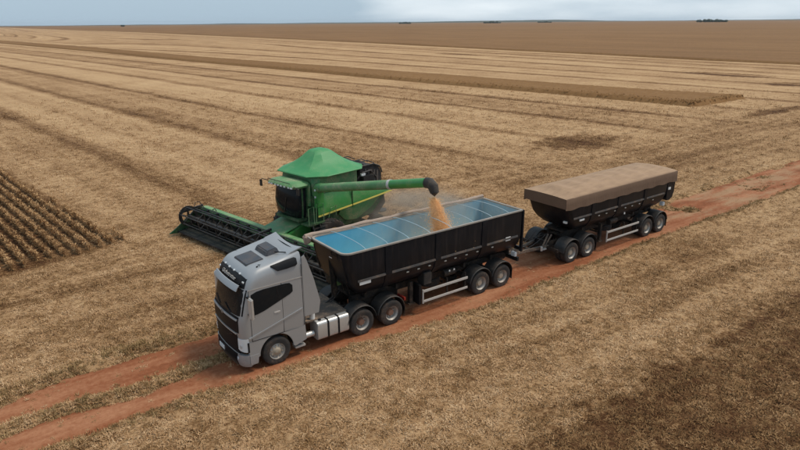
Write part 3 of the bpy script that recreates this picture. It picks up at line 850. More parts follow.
# ------------------------------------------------------------------ wheels
TYRE = [(0.29, -0.14), (0.40, -0.155), (0.47, -0.155), (0.51, -0.135), (0.525, -0.10), (0.525, -0.075), (0.512, -0.07), (0.512, -0.058), (0.525, -0.053), (0.525, -0.008), (0.512, -0.004), (0.512, 0.008), (0.525, 0.012), (0.525, 0.057), (0.512, 0.062), (0.512, 0.074), (0.525, 0.079), (0.525, 0.10), (0.51, 0.135), (0.47, 0.155), (0.40, 0.155), (0.29, 0.14)]
def wheel(parent, c, side, deep=True, hub='hub'):
    """road wheel with its outer face towards side (-1 or 1); the mesh is the tyre, rim and hub are its sub-parts"""
    t = MB().lathe(TYRE, (0, 0, 0), 44, closed=True).build('wheel', 'tyre', parent, True)
    s = side
    if deep:
        rp = [(0.30, s * 0.15), (0.285, s * 0.125), (0.265, s * 0.10), (0.255, s * 0.0), (0.25, s * -0.03), (0.19, s * -0.045), (0.165, s * -0.045)]
        hp = [(0.165, s * -0.045), (0.14, s * -0.02), (0.13, s * 0.07), (0.115, s * 0.095), (0.06, s * 0.10), (0.0, s * 0.10)]
    else:
        rp = [(0.30, s * 0.15), (0.285, s * 0.125), (0.27, s * 0.09), (0.255, s * 0.06), (0.19, s * 0.10), (0.165, s * 0.115)]
        hp = [(0.165, s * 0.115), (0.14, s * 0.12), (0.10, s * 0.16), (0.06, s * 0.17), (0.0, s * 0.17)]
    MB().lathe(rp, (0, 0, 0), 36).build('rim', 'rim', t, True)
    h = MB().lathe(hp, (0, 0, 0), 24)
    for k in range(10):
        a = 2 * PI * k / 10
        y0 = s * (-0.05 if deep else 0.10)
        h.tube([(0.205 * math.cos(a), y0, 0.205 * math.sin(a)), (0.205 * math.cos(a), y0 + s * 0.04, 0.205 * math.sin(a))], 0.022, 6)
    h.build('hub', hub, t, True)
    t.location = c
    return t
WHEEL = {}
def put_wheel(kind, parent, c, side, **kw):
    key = (kind, side)
    if key in WHEEL:
        o = share(WHEEL[key], parent, c)
    else:
        o = wheel(parent, c, side, **kw); WHEEL[key] = o
    o.rotation_euler = (0, random.uniform(0, 2 * PI), 0)
    return o
def dual_axle(parent, x, z=0.515, kind='dual', hub='hub'):
    for s in (-1, 1):
        put_wheel(kind, parent, (x, s * 1.105, z), s, hub=hub)
        put_wheel(kind, parent, (x, s * 0.775, z), s, hub=hub)
    MB().tube([(x, -0.9, z), (x, 0.9, z)], 0.075, 10).tube([(x, -0.25, z), (x, 0.25, z)], 0.14, 12).build('axle', 'chassis', parent, True)
def fender(parent, x, z, y0, y1, r=0.62, a0=-5, a1=185, flap=True, name='mudguard', mat='fender'):
    P, Q = [], []
    for k in range(15):
        t = math.radians(a0 + (a1 - a0) * k / 14)
        P.append([(x + r * math.cos(t), y, z + r * math.sin(t) * 1.0) for y in (y0, y0 + 0.03, y1 - 0.03, y1)])
        Q.append([(x + (r - 0.03) * math.cos(t), y, z + (r - 0.03) * math.sin(t)) for y in (y0, y0 + 0.03, y1 - 0.03, y1)])
    for row in P:      # rolled lip
        for i in (0, 3):
            p = row[i]; row[i] = (x + (p[0] - x) * 0.965, p[1], z + (p[2] - z) * 0.965)
    mb = MB().plate(P, Q)
    o = mb.build(name, mat, parent, True)
    if flap:
        xr = x + r * math.cos(math.radians(a0)) - 0.02; zr = z + r * math.sin(math.radians(a0))
        MB().box(xr, xr + 0.015, y0 + 0.04, y1 - 0.04, zr - 0.42, zr + 0.04).build('mud_flap', 'black_plastic', o)
    return o

# ------------------------------------------------------------------ truck
def build_truck():
    T = thing('truck', 'silver tractor truck with sleeper cab pulling the two black trailers', 'truck', (0, 1.27, 0))
    LV = [  # z, front x, half width, roof tilt weight
        (1.16, -1.30, 1.235, 0), (1.45, -1.33, 1.25, 0), (1.95, -1.32, 1.25, 0), (2.06, -1.29, 1.25, 0), (2.5, -1.19, 1.25, 0),
        (2.95, -1.07, 1.245, 0), (3.12, -1.01, 1.24, 0), (3.28, -0.96, 1.225, 0.7), (3.40, -0.89, 1.18, 1.2), (3.49, -0.80, 1.11, 1.4), (3.55, -0.70, 1.0, 1.25), (3.585, -0.56, 0.86, 1.05), (3.60, -0.40, 0.62, 0.9)]
    Zs = [l[0] for l in LV]
    def xf(z): return float(np.interp(z, [0.3, 0.9] + Zs, [-1.27, -1.30] + [l[1] for l in LV]))
    def hw(z): return float(np.interp(z, [0.3, 0.9] + Zs, [1.20, 1.23] + [l[2] for l in LV]))
    CR = 0.26
    def XF(y, z, h=None):
        h = h or hw(z); r = CR; a = min(abs(y), h)
        x = xf(z) + 0.11 * (a / h) ** 2
        if a > h - r:
            q = (a - (h - r)) / r
            x += r * (1 - math.sqrt(max(0, 1 - q * q)))
        return x
    XR = 1.12
    ang = [math.radians(a) for a in (90, 75, 60, 45, 30, 15)]
    def loop(z, h, tilt):
        ysm = [h - CR + CR * math.sin(a) for a in ang] + [h - CR, 0.6 * (h - CR), 0.3 * (h - CR)]
        yy = ysm + [0] + [-q for q in reversed(ysm)]
        pts = [(XR, h), (0.4, h), (-0.3, h)] + [(XF(y, z, h), y) for y in yy] + [(-0.3, -h), (0.4, -h), (XR, -h)]
        return [(x, y, z + tilt * 0.14 * max(0, x + 0.95)) for x, y in pts]
    shell = MB()
    shell.loops([loop(z, h, t) for z, _, h, t in LV], cap0=True, cap1=True)
    cab = shell.build('cab', 'silver', T, True, angle=50)
    # patches that follow the shell
    def front_patch(name, mat, cols, off, nz=6, parent=cab, th=0.03):
        P, Q = [], []
        for y, z0, z1 in cols:
            P.append([(XF(y, z0 + (z1 - z0) * k / nz) - off, y, z0 + (z1 - z0) * k / nz) for k in range(nz + 1)])
            Q.append([(p[0] + th, p[1], p[2]) for p in P[-1]])
        return MB().plate(P, Q).build(name, mat, parent, True, angle=40)
    ycol = lambda w, n=12: [-w + 2 * w * k / n for k in range(n + 1)]
    front_patch('windscreen', 'glass', [(y, 2.10 + 0.04 * (y / 1.15) ** 2, 3.02) for y in ycol(1.17, 16)], 0.012)
    front_patch('header_panel', 'black_plastic', [(y, 3.06, 3.43 - 0.05 * (y / 1.05) ** 4) for y in ycol(1.08, 16)], 0.022)
    front_patch('trim_line', 'silver', [(y, 1.965, 2.02) for y in ycol(1.02)], 0.05)
    front_patch('bonnet_panel', 'dark_grille', [(y, 1.52, 2.09) for y in ycol(1.05)], 0.02)
    # grille
    gp = MB()
    for k in range(6):
        z0 = 0.72 + k * 0.125
        P, Q = [], []
        for y in ycol(0.93, 10):
            P.append([(XF(y, z) - (0.035 if j == 0 else 0.015), y, z) for j, z in enumerate((z0, z0 + 0.105))])
            Q.append([(p[0] + 0.05, p[1], p[2]) for p in P[-1]])
        gp.plate(P, Q)
    gp.build('grille', 'dark_grille', cab, True)
    for z in (1.46, 0.70):
        front_patch('grille_trim', 'alu', [(y, z, z + 0.028) for y in ycol(0.95)], 0.045, 1)
    # diagonal emblem on the grille
    e = MB()
    e.lathe([(0.075, -0.012), (0.055, -0.012), (0.055, 0.012), (0.075, 0.012)], (0, 0, 0), 24, closed=True)
    eo = e.build('emblem', 'alu', cab, True)
    eo.rotation_euler = (0, 0, PI / 2); eo.location = (XF(0, 1.99) - 0.06, 0, 1.99)
    MB().bar((XF(0.85, 0.8) - 0.035, 0.8, 0.76), (XF(-0.75, 1.4) - 0.055, -0.75, 1.42), 0.02, 0.035).build('badge_bar', 'dark_grille', cab)
    # sun visor: pale centre bar in front of the screen top
    def visor(name, mat, ya, yb, dx, z0, z1):
        P, Q = [], []
        for k in range(13):
            y = ya + (yb - ya) * k / 12
            x0 = XF(y * 0.97, 3.1) - dx
            P.append([(x0 - 0.015, y, z0), (x0 + 0.03, y, (z0 + z1) / 2), (x0 + 0.10, y, z1)])
            Q.append([(p[0] + 0.03, p[1], p[2] + 0.004) for p in P[-1]])
        return MB().plate(P, Q).build(name, mat, cab, True)
    visor('sun_visor', 'silver', -0.95, 1.0, 0.21, 2.98, 3.16)
    for y in (-0.8, 0, 0.8):
        MB().bar((XF(y, 3.1) - 0.13, y, 3.1), (XF(y, 3.2) + 0.02, y, 3.2), 0.03).build('visor_bracket', 'black_plastic', cab)
    for y in (-0.62, -0.2, 0.2, 0.62):
        MB().box(XF(y, 3.43) - 0.05, XF(y, 3.43) + 0.04, y - 0.045, y + 0.045, 3.41, 3.46).build('roof_lamp', 'lamp', cab, bevel=0.01)
    for s in (-1, 1):
        MB().box(XF(0.98, 3.25) - 0.04, XF(0.98, 3.25) + 0.05, s * 0.98 - 0.05, s * 0.98 + 0.05, 3.22, 3.28).build('marker_lamp', 'lamp', cab, bevel=0.01)
    # pale lettering on the header panel
    slope = math.atan2(XF(0, 3.38) - XF(0, 3.14), 0.24)
    mt = Matrix.Translation((XF(0, 3.27) - 0.045, 0.0, 3.27)) @ Matrix.Rotation(slope, 4, 'Y') @ Matrix.Rotation(-PI / 2, 4, 'Z') @ Matrix.Rotation(PI / 2, 4, 'X')
    text_mesh('lettering', 'Globetrotter', 0.20, 'rail', cab, mt, 0.006, 0.15, 1.05)
    for y in (-0.55, 0.35):
        MB().bar((XF(y, 2.14) - 0.035, y, 2.13), (XF(y + 0.5, 2.3) - 0.03, y + 0.5, 2.32), 0.02).build('wiper', 'black_plastic', cab)
    # roof: hatch, beacon pod, spoiler, side fins
    def roofz(x): return 3.60 + 0.125 * (x + 0.95)
    def roof_slab(x0, x1, y0, y1, h, inset=0.05, dz=0.0):
        f = lambda x, k: roofz(x) + k + dz
        return [(x0, y0, f(x0, -0.06)), (x1, y0, f(x1, -0.06)), (x1, y1, f(x1, -0.06)), (x0, y1, f(x0, -0.06)),
                (x0 + inset, y0 + inset, f(x0, h)), (x1 - inset, y0 + inset, f(x1, h)), (x1 - inset, y1 - inset, f(x1, h)), (x0 + inset, y1 - inset, f(x0, h))]
    MB().hexa(roof_slab(-0.62, 0.06, -0.60, 0.46, 0.035, 0.03, 0.0)).build('roof_hatch', 'hatch', cab, bevel=0.015)
    MB().hexa(roof_slab(0.16, 0.72, -0.50, 0.52, 0.17, 0.09)).build('roof_air_unit', 'hatch', cab, True, bevel=0.035)
    mb = MB()
    mb.bar((0.5, -0.5, roofz(0.5) + 0.08), (0.78, -0.78, roofz(0.78) + 0.05), 0.03)
    mb.build('aerial_arm', 'black_plastic', cab)
    # rear spoiler, raised at both sides
    P, Q = [], []
    for k in range(17):
        y = -1.0 + 2.0 * k / 16; e_ = abs(y)
        lift = 0.03 + 0.14 * e_ ** 2
        P.append([(0.45 + 0.15 * (1 - e_), y, roofz(0.5) - 0.10), (0.85, y, roofz(0.85) + lift * 0.55), (1.28, y, roofz(1.15) + lift)])
        Q.append([(p[0] + 0.02, p[1], p[2] - 0.035) for p in P[-1]])
    MB().plate(P, Q).build('roof_spoiler', 'silver', T, True)
    for y in (-0.72, -0.82, -0.92):
        MB().box(-0.30 + (y + 0.82), -0.24 + (y + 0.82), y - 0.05, y - 0.02, roofz(-0.3) - 0.06, roofz(-0.3) + 0.01).build('roof_grip', 'black_plastic', cab)
    # side openings
    for s in (-1, 1):
        side = lambda x, z, off: (x, s * (hw(z) + off), z)
        def side_patch(name, mat, cols, off=0.008, nz=6, parent=cab):
            P, Q = [], []
            for x, z0, z1 in cols:
                P.append([(x, s * (hw(z_ - (0.17 * (x + 0.95) if z_ > 3.3 else 0)) + off), z_) for z_ in [z0 + (z1 - z0) * k / nz for k in range(nz + 1)]])
                Q.append([(p[0], p[1] - s * (0.02 + off), p[2]) for p in P[-1]])
            return MB().plate(P, Q).build(name, mat, parent, True)
        door = side_patch('door', 'silver', [(-0.86 + 1.16 * k / 8, 1.18 + 0.0 * k, 3.02) for k in range(9)], 0.006)
        for x0_, x1_, z0_, z1_ in ((-0.875, -0.862, 1.18, 3.03), (0.302, 0.315, 1.18, 3.03), (-0.875, 0.315, 1.165, 1.178), (1.085, 1.10, 1.2, 3.5)):
            MB().box(x0_, x1_, s * 1.249 - 0.006, s * 1.249 + 0.006, z0_, z1_).build('panel_gap', 'black_plastic', cab)
        MB().box(-0.02, 0.2, s * 1.262 - 0.012, s * 1.262 + 0.012, 1.97, 2.03).build('handle', 'rail', door, bevel=0.008)
        side_patch('side_window', 'glass', [(-0.80, 2.10, 2.86), (-0.6, 2.12, 2.93), (-0.35, 2.18, 2.955), (-0.1, 2.27, 2.955), (0.12, 2.35, 2.955)], 0.013)
        side_patch('window_pillar', 'black_plastic', [(0.12, 2.35, 2.955), (0.18, 2.372, 2.955)], 0.015)
        side_patch('sleeper_window', 'glass', [(0.18, 2.372, 2.955), (0.45, 2.47, 2.95), (0.62, 2.535, 2.93), (0.72, 2.60, 2.83)], 0.013)
        side_patch('roof_side_window', 'black_plastic', [(0.02, 3.62, 3.66), (0.22, 3.46, 3.69), (0.55, 3.47, 3.74), (0.88, 3.50, 3.78), (0.95, 3.55, 3.75)], 0.035)
        MB().bar((-0.98, s * 1.262, 1.30), (1.05, s * 1.262, 1.86), 0.035, 0.05).build('crease_trim', 'silver', cab)
        MB().box(-0.9, 1.1, s * 1.252 - 0.004, s * 1.252 + 0.004, 3.02, 3.045).build('roof_seam', 'alu', cab)
        # lower cab side with the wheel arch cut out
        R_ = 0.63
        arc = [(R_ * math.cos(math.radians(a)), 0.54 + R_ * math.sin(math.radians(a))) for a in range(0, 181, 12)]
        poly = [(-1.0, 1.17), (-1.02, 0.52), (-0.70, 0.52)] + [p for p in reversed(arc)] + [(0.70, 0.48), (1.16, 0.62), (1.13, 1.17)]
        MB().prism(poly, s * 1.14, s * 1.245).build('wheel_arch_panel', 'silver', T, bevel=0.012)
        # dark liner
        fender(T, 0, 0.54, s * 1.22 if s < 0 else 0.82, -0.82 if s < 0 else 1.22, 0.655, 5, 175, flap=False, name='arch_liner', mat='black_plastic')
        # steps behind the wheel
        MB().box(0.72, 1.12, min(s * 1.20, s * 0.95), max(s * 1.20, s * 0.95), 0.34, 0.42).build('step', 'alu', T, bevel=0.01)
        MB().box(0.74, 1.10, min(s * 1.18, s * 0.95), max(s * 1.18, s * 0.95), 0.62, 0.68).build('step', 'alu', T, bevel=0.01)
        # side fairing at the rear of the cab
        poly = [(1.125, 1.5), (1.125, 3.74), (1.24, 3.80), (1.34, 3.55), (1.55, 2.9), (1.78, 1.95), (1.70, 1.5)]
        MB().prism(poly, s * 1.20, s * 1.246).build('side_fairing', 'silver', T, bevel=0.012)
        # mirror
        mi = MB().box(-0.98, -0.86, min(s * 1.37, s * 1.62), max(s * 1.37, s * 1.62), 2.12, 2.86).build('mirror', 'alu', T, bevel=0.035)
        MB().box(-0.858, -0.85, min(s * 1.40, s * 1.59), max(s * 1.40, s * 1.59), 2.18, 2.82).build('mirror_glass', 'glass', mi)
        MB().bar((-0.92, s * 1.2, 2.80), (-0.92, s * 1.42, 2.82), 0.05).build('mirror_arm', 'black_plastic', mi)
        MB().bar((-0.92, s * 1.2, 2.2), (-0.92, s * 1.42, 2.2), 0.05).build('mirror_arm', 'black_plastic', mi)
        # headlamp, wrapped round the corner
        P, Q = [], []
        for k in range(9):
            y = s * (0.95 + 0.29 * k / 8)
            z1 = 1.30; z0 = 0.80 + 0.10 * (1 - k / 8)
            P.append([(XF(y, 1.1, 1.245) - 0.03, y, z0 + (z1 - z0) * j / 4) for j in range(5)])
            Q.append([(p[0] + 0.05, p[1] * 0.985, p[2]) for p in P[-1]])
        hl = MB().plate(P, Q).build('headlamp', 'lamp', T, True)
        MB().tube([(XF(s * 1.08, 1.1, 1.245) - 0.034, s * 1.08, 1.02), (XF(s * 1.08, 1.1, 1.245) - 0.045, s * 1.08, 1.02)], 0.06, 16).build('lamp_ring', 'alu', hl, True)
        MB().prism([(-1.05, 0.80), (-1.05, 1.16), (-0.99, 1.16), (-0.99, 0.80)], s * 1.20, s * 1.25).build('corner_post', 'black_plastic', T)
    # bumper wraps both corners
    P, Q = [], []
    ys_ = [1.245 * math.sin(math.radians(a)) if abs(a) > 55 else 1.02 * a / 55 for a in (-90, -80, -70, -60, -50, -30, -15, 0, 15, 30, 50, 60, 70, 80, 90)]
    for y in ys_:
        P.append([(XF(y, 0.6, 1.25) - 0.02, y, 0.26), (XF(y, 0.6, 1.25) - 0.07, y, 0.42), (XF(y, 0.6, 1.25) - 0.05, y, 0.69)])
        Q.append([(p[0] + 0.12, p[1] * 0.94, p[2]) for p in P[-1]])
    b = MB().plate(P, Q).build('bumper', 'silver', T, True)
    P, Q = [], []
    for y in ycol(0.86):
        P.append([(XF(y, 0.6, 1.25) - 0.075, y, 0.27), (XF(y, 0.6, 1.25) - 0.085, y, 0.42), (XF(y, 0.6, 1.25) - 0.085, y, 0.70)])
        Q.append([(p[0] + 0.05, p[1], p[2]) for p in P[-1]])
    MB().plate(P, Q).build('bumper_insert', 'dark_grille', b, True)
    MB().box(XF(0, 0.6) - 0.105, XF(0, 0.6) - 0.08, 0.12, 0.56, 0.44, 0.60).build('licence_plate', 'white', b, bevel=0.005)
    for s in (-1, 1):
        MB().prism([(-1.02, 0.30), (-1.02, 0.68), (-0.66, 0.68), (-0.72, 0.30)], s * 1.15, s * 1.255).build('bumper_end', 'silver', b, bevel=0.02)
        MB().tube([(XF(s * 0.85, 0.5) - 0.08, s * 0.85, 0.52), (XF(s * 0.85, 0.5) - 0.05, s * 0.85, 0.52)], 0.07, 14).build('fog_lamp', 'lamp', b, True)
    front_patch('lower_grille', 'dark_grille', [(y, 0.62, 0.76) for y in ycol(0.9)], 0.0, 2, T)
    # wheels
    for s in (-1, 1):
        put_wheel('steer', T, (0, s * 1.085, 0.515), s, deep=False, hub='hub_light')
    MB().bar((0, -0.95, 0.5), (0, 0.95, 0.5), 0.1, 0.12).build('axle', 'chassis', T)
    dual_axle(T, 3.53, kind='drive'); dual_axle(T, 4.90, kind='drive')
    for x in (3.53, 4.90):
        for s in (-1, 1):
            fender(T, x, 0.56, min(s * 1.26, s * 0.62), max(s * 1.26, s * 0.62), 0.66, 4, 176, flap=(x > 4))
    # chassis
    ch = MB()
    for s in (-1, 1): ch.box(-0.9, 5.75, s * 0.43 - 0.04, s * 0.43 + 0.04, 0.78, 1.04)
    for x in (1.5, 3.1, 4.2, 5.6): ch.box(x, x + 0.08, -0.39, 0.39, 0.80, 1.02)
    ch.build('chassis', 'chassis', T, bevel=0.008)
    MB().box(1.30, 3.0, -0.98, 0.98, 1.06, 1.12).build('deck_plate', 'deck', T, bevel=0.01)
    fwh = MB().box(3.75, 4.75, -0.45, 0.45, 1.10, 1.20)
    fwh.tube([(4.2, 0, 1.20), (4.2, 0, 1.25)], 0.42, 20)
    fwh.build('fifth_wheel', 'chassis', T, bevel=0.02)
    # engine hump and cab back equipment
    MB().box(1.16, 1.34, -0.9, 0.9, 1.12, 2.6).build('rear_bulkhead', 'black_plastic', T, bevel=0.03)
    MB().tube([(1.45, 0.75, 1.12), (1.45, 0.75, 2.9)], 0.16, 14).build('air_intake_stack', 'black_plastic', T, True)
    MB().tube([(1.62, -0.85, 1.12), (1.62, -0.85, 1.36)], 0.10, 14).tube([(1.62, -0.85, 1.36), (1.62, -0.85, 1.40)], 0.07, 14).build('filter_cap', 'white', T, True)
    for k, (y, z) in enumerate(((-0.15, 2.0), (0.0, 2.1), (0.15, 2.0))):
        pts = [(1.36 + 1.9 * t, y + 0.12 * math.sin(3 * t + k), z - 1.5 * math.sin(PI * t) * 0.55 - 0.45 * t) for t in [i / 10 for i in range(11)]]
        MB().tube(pts, 0.022, 6).build('air_hose', 'hose', T, True)
    # fuel tanks
    for s in (-1, 1):
        yc = s * 0.93; hy, hz, rc = 0.31, 0.36, 0.12
        prof = []
        for cx, cz, a0 in ((hy - rc, hz - rc, 0), (-(hy - rc), hz - rc, 90), (-(hy - rc), -(hz - rc), 180), (hy - rc, -(hz - rc), 270)):
            for k in range(6):
                a = math.radians(a0 + 18 * k)
                prof.append((yc + cx + rc * math.cos(a), 0.72 + cz + rc * math.sin(a)))
        tk = MB().prism_x(prof, 1.62, 2.94).build('fuel_tank', 'alu', T, True, bevel=0.012)
        for x in (2.02, 2.46):
            pr = [(yc + (p[0] - yc) * 1.025, 0.72 + (p[1] - 0.72) * 1.022) for p in prof]
            MB().prism_x(pr, x, x + 0.075).build('tank_strap', 'black_plastic', tk, True)
        MB().tube([(1.80, yc + s * 0.12, 1.07), (1.80, yc + s * 0.12, 1.115)], 0.06, 14).build('filler_cap', 'black_plastic', tk, True)
        MB().tube([(1.18, s * 1.0, 0.62), (1.55, s * 1.0, 0.62)], 0.11, 14).build('air_tank', 'alu', T, True)
        MB().box(5.62, 5.70, min(s * 0.6, s * 1.1), max(s * 0.6, s * 1.1), 0.78, 0.92).build('tail_lamp', 'red_lens', T, bevel=0.01)
    return T
TRUCK = build_truck()

# ------------------------------------------------------------------ tipper trailers
def rloop(x0, x1, h, z, rf, rr=0.06, n=6, z1=None):
    """rounded rectangle loop; rf front corner radius; z1 optional height at the rear"""
    pts = []
    for cx, cy, a0, r in ((x0 + rf, -(h - rf), 180, rf), (x1 - rr, -(h - rr), 270, rr), (x1 - rr, h - rr, 0, rr), (x0 + rf, h - rf, 90, rf)):
        for k in range(n + 1):
            a = math.radians(a0 + 90 * k / n)
            pts.append((cx + r * math.cos(a), cy + r * math.sin(a)))
    z1 = z if z1 is None else z1
    return [(x, y, z + (z1 - z) * (x - x0) / (x1 - x0)) for x, y in pts]
def bucket(T, prof, ribs, belt, lights, rim_z, floor_z):
    """prof: list of (z, front x, rear x, half width, front corner radius) from bottom to rim"""
    out = [rloop(a, b, h, z, rf) for z, a, b, h, rf in prof]
    t = 0.055
    inn = [rloop(a + t, b - t, h - t, z + (0.06 if i == 0 else 0), max(rf - t, 0.03)) for i, (z, a, b, h, rf) in enumerate(prof)]
    mb = MB()
    n = len(out[0])
    mb.loops(out, cap0=True, cap1=False)
    body = mb.build('tipper_body', 'bucket', T, True, angle=28)
    # lining with the top lip closing the wall thickness
    li = MB().loops(inn, cap0=True, cap1=False).build('lining', 'lining', body, True, angle=28)
    z, a, b, h, rf = prof[-1]
    o2 = rloop(a - 0.02, b + 0.02, h + 0.02, z, rf + 0.02); i2 = rloop(a + t + 0.012, b - t - 0.012, h - t - 0.012, z, max(rf - t, 0.03))
    lip = MB()
    L0 = [(p[0], p[1], z - 0.02) for p in o2]; L1 = [(p[0], p[1], z + 0.035) for p in o2]; L2 = [(p[0], p[1], z + 0.035) for p in i2]; L3 = [(p[0], p[1], z - 0.02) for p in i2]
    lip.loops([L0, L1, L2, L3, L0], cap0=False, cap1=False)
    lip.build('top_rim', 'rimtop', body, True, bevel=0.0)
    hw_at = lambda z_: float(np.interp(z_, [p[0] for p in prof], [p[3] for p in prof]))
    for x, w in ribs:
        for s in (-1, 1):
            zz = [prof[0][0] + 0.05] + [p[0] for p in prof[1:-1]] + [rim_z - 0.06]
            P = [[(xx, s * (hw_at(z_) + 0.035), z_) for z_ in zz] for xx in (x - w / 2, x + w / 2)]
            Q = [[(p[0], p[1] - s * 0.06, p[2]) for p in row] for row in P]
            MB().plate(P, Q).build('side_rib', 'bucket_rib', body)
    edges = [prof[-1][1] + 0.55] + [v for x, w in ribs for v in (x - w / 2, x + w / 2)] + [prof[-1][2] - 0.25]
    for i in range(0, len(edges), 2):
        for s in (-1, 1):
            y = s * (hw_at(belt) + 0.012)
            MB().hexa([(edges[i], y - 0.03, belt - 0.05), (edges[i + 1], y - 0.03, belt - 0.05), (edges[i + 1], y + 0.03, belt - 0.05), (edges[i], y + 0.03, belt - 0.05),
                       (edges[i], y - 0.012, belt + 0.03), (edges[i + 1], y - 0.012, belt + 0.03), (edges[i + 1], y + 0.012, belt + 0.03), (edges[i], y + 0.012, belt + 0.03)]).build('side_ledge', 'belt', body)
    proto = None
    for x in lights:
        for s in (-1, 1):
            zl = belt - 0.22; y = s * (hw_at(zl) + 0.02)
            if proto is None:
                proto = MB().box(-0.055, 0.055, -0.018, 0.018, -0.022, 0.022).build('marker_lamp', 'amber', body, bevel=0.006); q = proto
            else:
                q = proto.copy(); COL.objects.link(q); q.parent = body
            q.location = (x, y, zl)
    return body
def running_gear(T, x0, x1, axles, guard, zc=1.02):
    ch = MB()
    for s in (-1, 1): ch.box(x0, x1, s * 0.42 - 0.05, s * 0.42 + 0.05, zc - 0.02, zc + 0.26)
    k = x0 + 0.3
    while k < x1 - 0.2:
        ch.box(k, k + 0.1, -0.37, 0.37, zc + 0.02, zc + 0.2); k += 1.3
    ch.build('chassis', 'chassis', T, bevel=0.008)
    for x in axles:
        dual_axle(T, x, kind='trailer', hub='hub_light')
        for s in (-1, 1):
            fender(T, x, 0.57, min(s * 1.28, s * 0.62), max(s * 1.28, s * 0.62), 0.655, 8, 172, flap=(x == axles[-1]))
    if guard:
        g0, g1 = guard
        for s in (-1, 1):
            y = s * 1.235
            gd_ = MB().box(g0, g1, y - 0.02, y + 0.02, 0.94, 1.05).build('side_guard', 'rail', T, bevel=0.01)
            MB().box(g0, g1, y - 0.02, y + 0.02, 0.50, 0.60).build('lower_rail', 'rail', gd_, bevel=0.01)
            MB().box(g0 - 0.06, g0 - 0.004, y - 0.03, y + 0.03, 0.46, 1.08).build('end_post', 'rail', gd_, bevel=0.01)
            for f in (0.52, 0.94):
                xx = g0 + (g1 - g0) * f
                MB().box(xx, xx + 0.06, y - 0.025 * 0 + (0.022 if s < 0 else -0.072), y + (0.072 if s < 0 else -0.022), 0.50, 1.25).build('guard_post', 'chassis', gd_)

